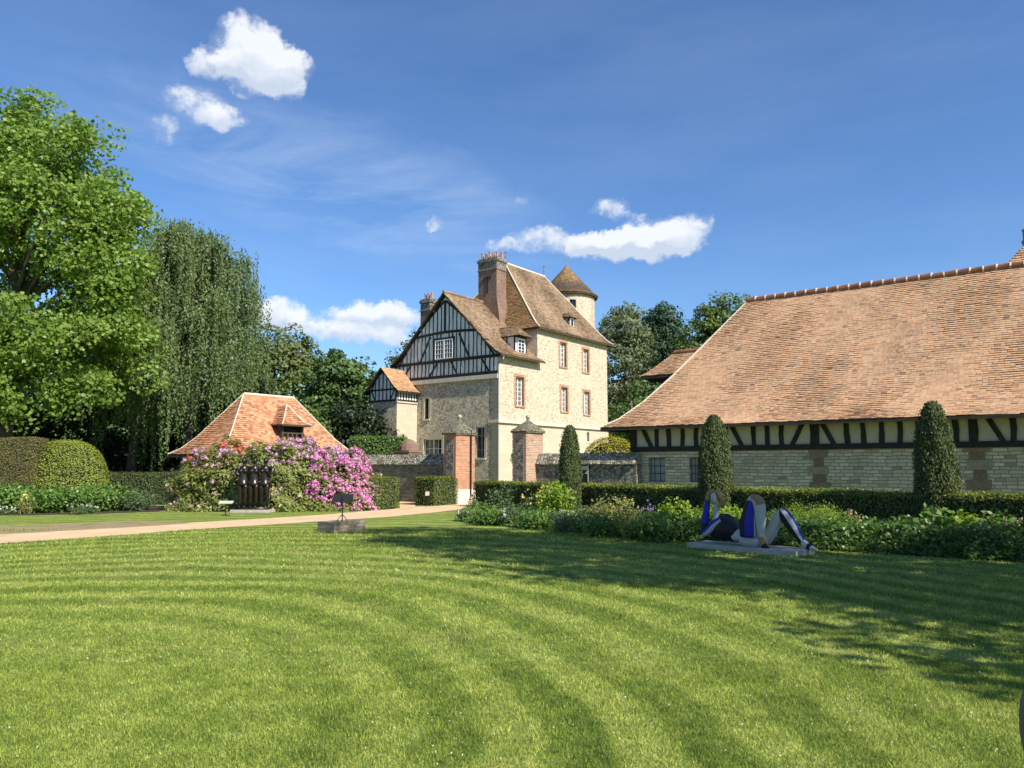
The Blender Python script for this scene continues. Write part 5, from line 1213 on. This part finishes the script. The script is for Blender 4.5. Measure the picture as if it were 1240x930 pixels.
for (x, y, r, rz) in ((195, 165, .075, .085), (235, 125, .085, .085), (300, 150, .075, .10), (318, 205, .06, .11)): mb.ball(sp(x, y, .40), r, .07, rz, 14, 3)
mb.build('hair', PM, g, smooth=True)
mb = MB(); loft(mb, [sp(165, 490, .45), sp(200, 420, .5), sp(240, 340, .5)], [(.04,.05),(.07,.06),(.05,.05)], 16, lambda a, t: 2); mb.build('upper_arm', PM, g, smooth=True)

# lectern sign on a stone block, left of centre
B0 = gp(404.5, 645.5)
g = empty('information_sign', 'black information sign on a thin post rising from a low stone block on the lawn', 'sign', (B0.x, B0.y, 0), ROT)
mb = MB(); mb.box(-.62, 0, 0, 0, 1.0, .25); mb.build('stone_block', M['wallrow'], g)
mb = MB(); x, y = -.12, .35; mb.tube([(x, y, .25), (x, y, .85)], .014, 8)
for s in (-1, 1): mb.tube([(x, y, .42), (x+s*.12, y-s*.02, .36), (x+s*.2, y, .255)], .009, 6)
mb.build('post', M['iron'], g)
mb = MB(); c_, s_2 = math.cos(-ROT), math.sin(-ROT); u = Vector((c_, s_2, 0)); w_ = Vector((-s_2, c_, 0))
mb.obox(Vector((x, y, .72)) - u*.25 + w_*.0, u*.5, w_*.02, Vector((0, 0, .20)) + w_*.07); mb.build('panel', M['iron'], g)
# small tilted label by the bronze
c = gp(273, 624)
g = empty('label_sign', 'small white topped label stand at the left foot of the bronze sculpture', 'sign', (c.x, c.y, 0), 0)
mb = MB(); mb.tube([(0, 0, 0), (0, 0, .42)], .02, 6); mb.box(-.12, -.1, 0, .12, .1, .02); mb.build('post', M['iron'], g)
mb = MB(); mb.add([(-.23, -.07, .42), (.23, -.07, .42), (.23, .07, .47), (-.23, .07, .47), (-.23, -.07, .38), (.23, -.07, .38), (.23, .07, .43), (-.23, .07, .43)], [(0,1,2,3),(7,6,5,4),(4,5,1,0),(5,6,2,1),(6,7,3,2),(7,4,0,3)]); mb.build('panel', M['p_white'], g)
c = gp(517, 613.5)
g = empty('label_sign', 'tiny label stand in front of the hedge block by the left gate pier', 'sign', (c.x, c.y, 0), .6)
mb = MB(); mb.tube([(0, 0, 0), (0, 0, .45)], .012, 6); mb.tube([(-.12, -.05, .01), (0, 0, .06), (.12, -.05, .01)], .008, 5); mb.build('post', M['iron'], g)
mb = MB(); mb.box(-.09, -.02, .44, .09, 0, .60); mb.build('panel', M['slab'], g)

# ------------------------------------------------------------------ border planting
def plant(name, label, px, py, h, r, leaf, n, size, flower=None, fn=0, fh=1.05, group=None, spread=1.0, cat='plant', **kw):
    """loose herbaceous clump: stems fanning out, leaves all the way up, optional flower heads"""
    c = gp(px, py); g = empty(name, label, cat, (c.x, c.y, 0), random.random()*6, group)
    h = h * (.88 if px > 580 and h < 1.1 else 1); ns = max(8, int(r * 60)); L = []; mb = MB(); tips = []
    for i in range(ns):
        a = random.random()*2*math.pi; q = math.sqrt(random.random()) * r; hh = h * (1 - .35*(q/r)**2) * random.uniform(.75, 1.1)
        b0 = Vector((math.cos(a)*q*.55, math.sin(a)*q*.55, 0)); t = Vector((math.cos(a)*q*spread, math.sin(a)*q*spread, hh)); tips.append(t)
        if i % 3 == 0: mb.tube([b0, (b0+t)/2 + Vector((0, 0, .05*h)), t], [.006, .005, .003], 3, caps=False)
        k = max(3, int(n / ns)); s = rng.random(k)[:, None] ** .7; P = np.array(b0)*(1-s) + np.array(t)*s + rng.normal(0, .05 + .08*r, (k, 3)) * np.array([1, 1, .5]); P[:, 2] = np.maximum(.02, P[:, 2]); L.append(P)
    P = np.concatenate(L); o = P.copy(); o[:, 2] = .3
    np_mesh('foliage', leaf_quads(P, size, unit(o), .5, **kw), 4, M[leaf], g)
    mb.build('stem', M['core'], g, uv=False)
    if flower:
        F_ = []
        for t in random.choices(tips, k=fn):
            d_, p_ = ball_pts(9, .6); F_.append(leaf_quads(np.array(t) * np.array([1, 1, fh]) + rng.normal(0, .03, 3) + p_*.035, .05, d_, 1.2, aspect=.85))
        np_mesh('blossom', np.concatenate(F_), 4, M[flower], g)['kind'] = 'stuff'
    return g
plant('silver_plant', 'pale silvery plant at the left tip of the long border', 563, 631, .35, .3, 'herb2', 500, .07, 'fl_white', 7)
plant('leafy_perennial', 'dark leafy mound near the left tip of the border', 592, 635, .62, .5, 'herb', 1800, .075)
plant('poppy', 'single orange flower in front of the left end of the long hedge', 573, 624, .72, .12, 'herb2', 160, .06, 'fl_orange', 4, 1.1)
plant('leafy_perennial', 'grey green feathery clump with pale flowers, second mound of the border', 622, 636, .58, .42, 'herb2', 1500, .06, 'fl_white', 7)
plant('rose_bush', 'open green rose bush rising in front of the long hedge left of the yellow flowers', 609, 629, 1.12, .42, 'herb2', 900, .085, 'fl_violet', 3, .7)
plant('leafy_perennial', 'dark green rounded clump below the yellow flowers', 650, 641, .62, .55, 'herb', 2200, .07)
plant('iris', 'pale yellow irises left of the slim columnar yew', 643, 630, 1.0, .30, 'herb2', 500, .10, 'fl_yellow', 20, 1.0, droop=-1.5, aspect=.2)
plant('yellow_rose', 'yellow blossom on a taller plant just left of the slim yew', 662, 631, 1.18, .28, 'lime_leaf', 700, .07, 'fl_yellow', 16, 1.0)
plant('tall_perennial', 'tall bright green plant touching the left side of the slim yew', 676, 634, 1.28, .42, 'lime_leaf', 1800, .085)
plant('leafy_perennial', 'fine leaved grey green clump with white flowers under the slim yew', 690, 645, .66, .50, 'herb2', 1900, .06, 'fl_white', 10)
plant('spurge', 'wide yellowish feathery clump right of the slim yew', 742, 644, .98, .68, 'spurge', 3400, .075)
plant('leafy_perennial', 'dark clump in front of the yellowish feathery plant', 728, 650, .60, .48, 'herb', 1900, .07)
plant('spurge', 'smaller yellow green clump between the feathery plant and the dark mound', 764, 652, .72, .36, 'spurge', 1400, .06)
plant('leafy_perennial', 'large dark leafy mound left of the painted sculpture', 800, 655, .72, .62, 'herb', 3400, .08)
plant('lime_perennial', 'lime green leafy plant just left of the painted sculpture head', 818, 647, .98, .42, 'lime_leaf', 1600, .09)
plant('salvia', 'small violet flower spikes in front of the hedge left of the dark mound', 784, 645, .80, .25, 'herb2', 400, .06, 'fl_violet', 12, 1.1)
plant('lime_perennial', 'bright lime green leaves behind the painted sculpture neck', 874, 650, .92, .55, 'lime_leaf', 2200, .10)
plant('leafy_perennial', 'green mound behind the painted sculpture waist', 893, 658, .62, .5, 'herb', 2200, .085)
plant('feathery_shrub', 'soft yellow green feathery shrub in front of the hedge right of the sculpture knees', 978, 650, .98, .78, 'lime_leaf', 6500, .055, aspect=.25)
plant('astilbe', 'small rusty pink clump right of the feathery shrub', 1033, 651, .62, .36, 'spurge', 900, .06, 'fl_pale', 9, 1.0)
plant('broad_leaved_plant', 'large leaved plant at the foot of the nearest columnar yew', 1135, 658, .86, .50, 'herb', 700, .15, aspect=.8)
plant('broad_leaved_plant', 'light green large leaved plant right of the nearest columnar yew', 1168, 660, .78, .34, 'lime_leaf', 420, .13, aspect=.8)
plant('tall_perennial', 'tall dark leafy plant in front of the hedge at the right edge', 1215, 662, .74, .55, 'herb', 1600, .10, 'fl_pale', 10)
plant('tall_perennial', 'feathery green plant between the large leaved plants and the right edge', 1188, 664, .62, .36, 'herb2', 1000, .07)
# unbroken low planting between and in front of the clumps
poly = bed_front + [(12.5, 14.5), (11.5, 17.0), (6.2, 22.0), (1.8, 27.0), (-1.7, 30.6)]
n = 90000; P = np.stack([rng.uniform(-2, 13, n), rng.uniform(11, 31, n), np.zeros(n)], 1); P = P[inside(P, poly)]
front_l = np.array(bed_front); 
dd = np.full(len(P), 9.0)
for i in range(len(front_l)-1):
    a, b_ = front_l[i], front_l[i+1]; ab = b_-a; t = np.clip(((P[:, :2]-a) @ ab)/(ab@ab), 0, 1); dd = np.minimum(dd, np.linalg.norm(P[:, :2]-(a+t[:, None]*ab), axis=1))
hmax = np.where(P[:, 0] > 4.6, .46, .30) * np.clip(dd/.22, .5, 1) * (1 + .22*np.sin(P[:, 0]*3.1) * np.sin(P[:, 1]*2.7))
keep = rng.random(len(P)) < np.clip(1.25 - dd/5, .35, 1); P, hmax = P[keep], hmax[keep]
P[:, 2] = hmax * rng.random(len(P)) ** .45
E = []          # a dense leafy edge against the lawn
for i in range(len(front_l)-1):
    a, b_ = front_l[i], front_l[i+1]; k_ = int(np.linalg.norm(b_-a) * 900); t = rng.random(k_)[:, None]; nrm = np.array([-(b_-a)[1], (b_-a)[0]]); nrm = nrm / np.linalg.norm(nrm); nrm = nrm if nrm[1] > 0 else -nrm
    off = rng.random(k_) ** 1.2 * .75; q = a + t*(b_-a) + nrm * (off - .04 + .05*np.sin(t[:, 0]*9))[:, None]; zz = np.minimum(.06 + off * .9, .5) * rng.random(k_) ** .5
    E.append(np.column_stack([q, zz * np.where(q[:, 0] > 3.5, 1.0, .5)]))
P = np.concatenate([P] + E)
big = P[:, 0] > 4.0
tag(np_mesh('ground_cover', leaf_quads(P[big], .095, None, up=1.0, aspect=.6), 4, M['herb_dark']), 'dark low leafy ground cover filling the border right of the painted sculpture', 'ground cover', kind='stuff')
tag(np_mesh('ground_cover', leaf_quads(P[~big], .075, None, up=.8, aspect=.5), 4, M['herb']), 'low green planting filling the border left of the painted sculpture', 'ground cover', kind='stuff')
# bed on the left under the clipped yews
def bed_plant(name, label, px, py, h, r, leaf, n, size, **kw): plant(name, label, px, py, h, r, leaf, n, size, **kw)
bed_plant('leafy_perennial', 'bright green leafy mass in front of the square clipped yew', 14, 620, .98, .95, 'laurel', 4600, .12)
bed_plant('leafy_perennial', 'bright leafy mass in front of the rounded bush, left part', 62, 620, .92, .95, 'laurel', 4600, .12)
bed_plant('leafy_perennial', 'bright leafy mass in front of the rounded bush, right part', 105, 619.5, .92, .90, 'laurel', 4200, .11)
bed_plant('leafy_perennial', 'fresh green clump right of the rounded bush', 137, 618, .95, .7, 'herb', 3200, .10)
bed_plant('leafy_perennial', 'lower grey green clump at the right end of the left bed', 165, 618, .68, .65, 'herb2', 2600, .08)
bed_plant('lily', 'small yellowing plant with pale flowers at the front of the left bed', 32, 622, .62, .26, 'spurge', 380, .12, flower='fl_yellow', fn=8, droop=-1.5, aspect=.25)
bed_plant('pale_flower', 'low white flowered plant at the front edge of the left bed', 100, 622.5, .30, .45, 'herb2', 700, .06, flower='fl_white', fn=12)
for (px, py, nm) in ((2, 623, 'low white flowered plant at the far left edge of the bed'),): bed_plant('pale_flower', nm, px, py, .25, .5, 'herb2', 600, .06, flower='fl_white', fn=12)

# ------------------------------------------------------------------ person at the right edge, mostly outside the view
def person():
    bx, by = 1.835, 2.52
    g = empty('person', 'person in dark clothes standing at the right edge of the view, only the hip showing', 'person', (bx, by, 0), R(90))
    J = {'pel': ((0, .02, .92), (.15, .125)), 'hipL': ((-.09, .045, .84), (.12, .125)), 'hipR': ((.09, .045, .84), (.12, .125)),
         'thL': ((-.10, .055, .68), (.115, .125)), 'thR': ((.10, .055, .68), (.115, .125)), 'knL': ((-.10, .0, .47), (.065, .07)), 'knR': ((.10, .0, .47), (.065, .07)),
         'cfL': ((-.10, .03, .32), (.058, .062)), 'cfR': ((.10, .03, .32), (.058, .062)), 'anL': ((-.10, .02, .09), (.036, .038)), 'anR': ((.10, .02, .09), (.036, .038)),
         'toL': ((-.11, -.15, .035), (.035, .028)), 'toR': ((.11, -.15, .035), (.035, .028)),
         'wai': ((0, -.05, 1.07), (.11, .09)), 'che': ((0, -.09, 1.27), (.125, .095)), 'shC': ((0, -.09, 1.41), (.09, .07)), 'nk': ((0, -.10, 1.49), (.046, .05)), 'hd0': ((0, -.12, 1.57), (.055, .07)), 'hd': ((0, -.125, 1.65), (.068, .084)), 'hdt': ((0, -.12, 1.72), (.048, .058)),
         'shL': ((-.165, -.09, 1.39), (.048, .048)), 'shR': ((.165, -.09, 1.39), (.048, .048)), 'elL': ((-.21, -.10, 1.13), (.036, .036)), 'elR': ((.23, -.09, 1.13), (.036, .036)), 'wrL': ((-.12, -.32, 1.20), (.024, .022)), 'wrR': ((.24, -.14, .90), (.024, .022)),
         'paL': ((-.09, -.38, 1.24), (.034, .018)), 'paR': ((.245, -.16, .82), (.018, .034))}
    E = [('pel','hipL'),('pel','hipR'),('hipL','thL'),('hipR','thR'),('thL','knL'),('thR','knR'),('knL','cfL'),('knR','cfR'),('cfL','anL'),('cfR','anR'),('anL','toL'),('anR','toR'),('pel','wai'),('wai','che'),('che','shC'),('shC','nk'),('nk','hd0'),('hd0','hd'),('hd','hdt'),('shC','shL'),('shC','shR'),('shL','elL'),('shR','elR'),('elL','wrL'),('elR','wrR'),('wrL','paL'),('wrR','paR')]
    names = list(J); V = [Vector(J[k][0]) for k in names]; Rr = [J[k][1] for k in names]; EE = [(names.index(a), names.index(b_)) for a, b_ in E]
    for pa, d, sd in (('paL', Vector((.35, -1, .1)), Vector((0, .1, 1))), ('paR', Vector((0, -.2, -1)), Vector((0, 1, -.1)))):
        p0 = V[names.index(pa)]; d.normalize(); sd.normalize()
        for i, l in enumerate((.072, .080, .075, .060)):
            b0 = p0 + sd * (.027 - .018*i) + d*.03; curl = Vector((0, -.25, 0)) if pa == 'paR' else Vector((0, 0, -.3))
            k = len(V); V += [b0, b0 + d*l*.5, b0 + (d + curl).normalized()*l]; Rr += [(.0085,.0085)]*2 + [(.0065,.0065)]; EE += [(names.index(pa), k), (k, k+1), (k+1, k+2)]
        b0 = p0 + sd*.035 - d*.01; k = len(V); V += [b0, b0 + (sd + d).normalized()*.045]; Rr += [(.011,.011), (.008,.008)]; EE += [(names.index(pa), k), (k, k+1)]
    me = bpy.data.meshes.new('body'); me.from_pydata([tuple(v) for v in V], EE, []); ob = bpy.data.objects.new('body', me); link(ob, g)
    md = ob.modifiers.new('Skin', 'SKIN')
    if not me.skin_vertices: 
        bpy.context.view_layer.objects.active = ob; ob.select_set(True)
    sk = me.skin_vertices[0].data
    for i, r_ in enumerate(Rr): sk[i].radius = r_; sk[i].use_root = (i == 0)
    md.use_smooth_shade = True; sb = ob.modifiers.new('Subdivision', 'SUBSURF'); sb.levels = 1; sb.render_levels = 2
    m, nb, p = newmat('person_skin_and_clothes'); o = nb.n('ShaderNodeTexCoord').outputs['Object']; sep = nb.n('ShaderNodeSeparateXYZ'); nb.l(o, sep.inputs[0])
    neck = nb.mapr(sep.outputs[2], 1.485, 1.495); hand = nb.math('MULTIPLY', nb.mapr(sep.outputs[1], -.29, -.30), nb.mapr(sep.outputs[2], 1.0, 1.05)); hand2 = nb.math('MULTIPLY', nb.mapr(sep.outputs[0], .205, .21), nb.mapr(sep.outputs[2], .92, .91))
    f = nb.math('MAXIMUM', nb.math('MAXIMUM', neck, hand), hand2)
    nb.l(nb.mix(f, (.12, .095, .085), (.50, .32, .24)), p.inputs['Base Color']); p.inputs['Roughness'].default_value = .85; bumpto(nb, p, nb.noise(o, 40, 3), .3, .004)
    me.materials.append(m)
    mb = MB(); mb.ball((0, -.105, 1.675), .085, .095, .10, 16); mb.tube([(0, -.05, 1.65), (0, -.025, 1.54), (0, -.04, 1.45)], [.07, .06, .03], 10)
    mb.build('hair', M['hair'], g, smooth=True)
    fc = MB()
    fc.tube([(0, -.20, 1.645), (0, -.23, 1.615), (0, -.205, 1.605)], [.008, .013, .008], 8)
    for s in (-1, 1): fc.ball((s*.076, -.115, 1.625), .012, .022, .03, 8); fc.ball((s*.03, -.205, 1.645), .012, .008, .008, 8)
    fc.ball((0, -.20, 1.58), .024, .010, .008, 8); fc.build('face', M['skin'], g, smooth=True)
    for s in (-1, 1):
        mb = MB(); mb.tube([(s*.10, .06, .035), (s*.105, -.05, .04), (s*.112, -.15, .032), (s*.115, -.20, .026)], [(.042, .035), (.048, .038), (.045, .03), (.025, .02)], 10); mb.build('shoe', M['iron'], g, smooth=True)
person()
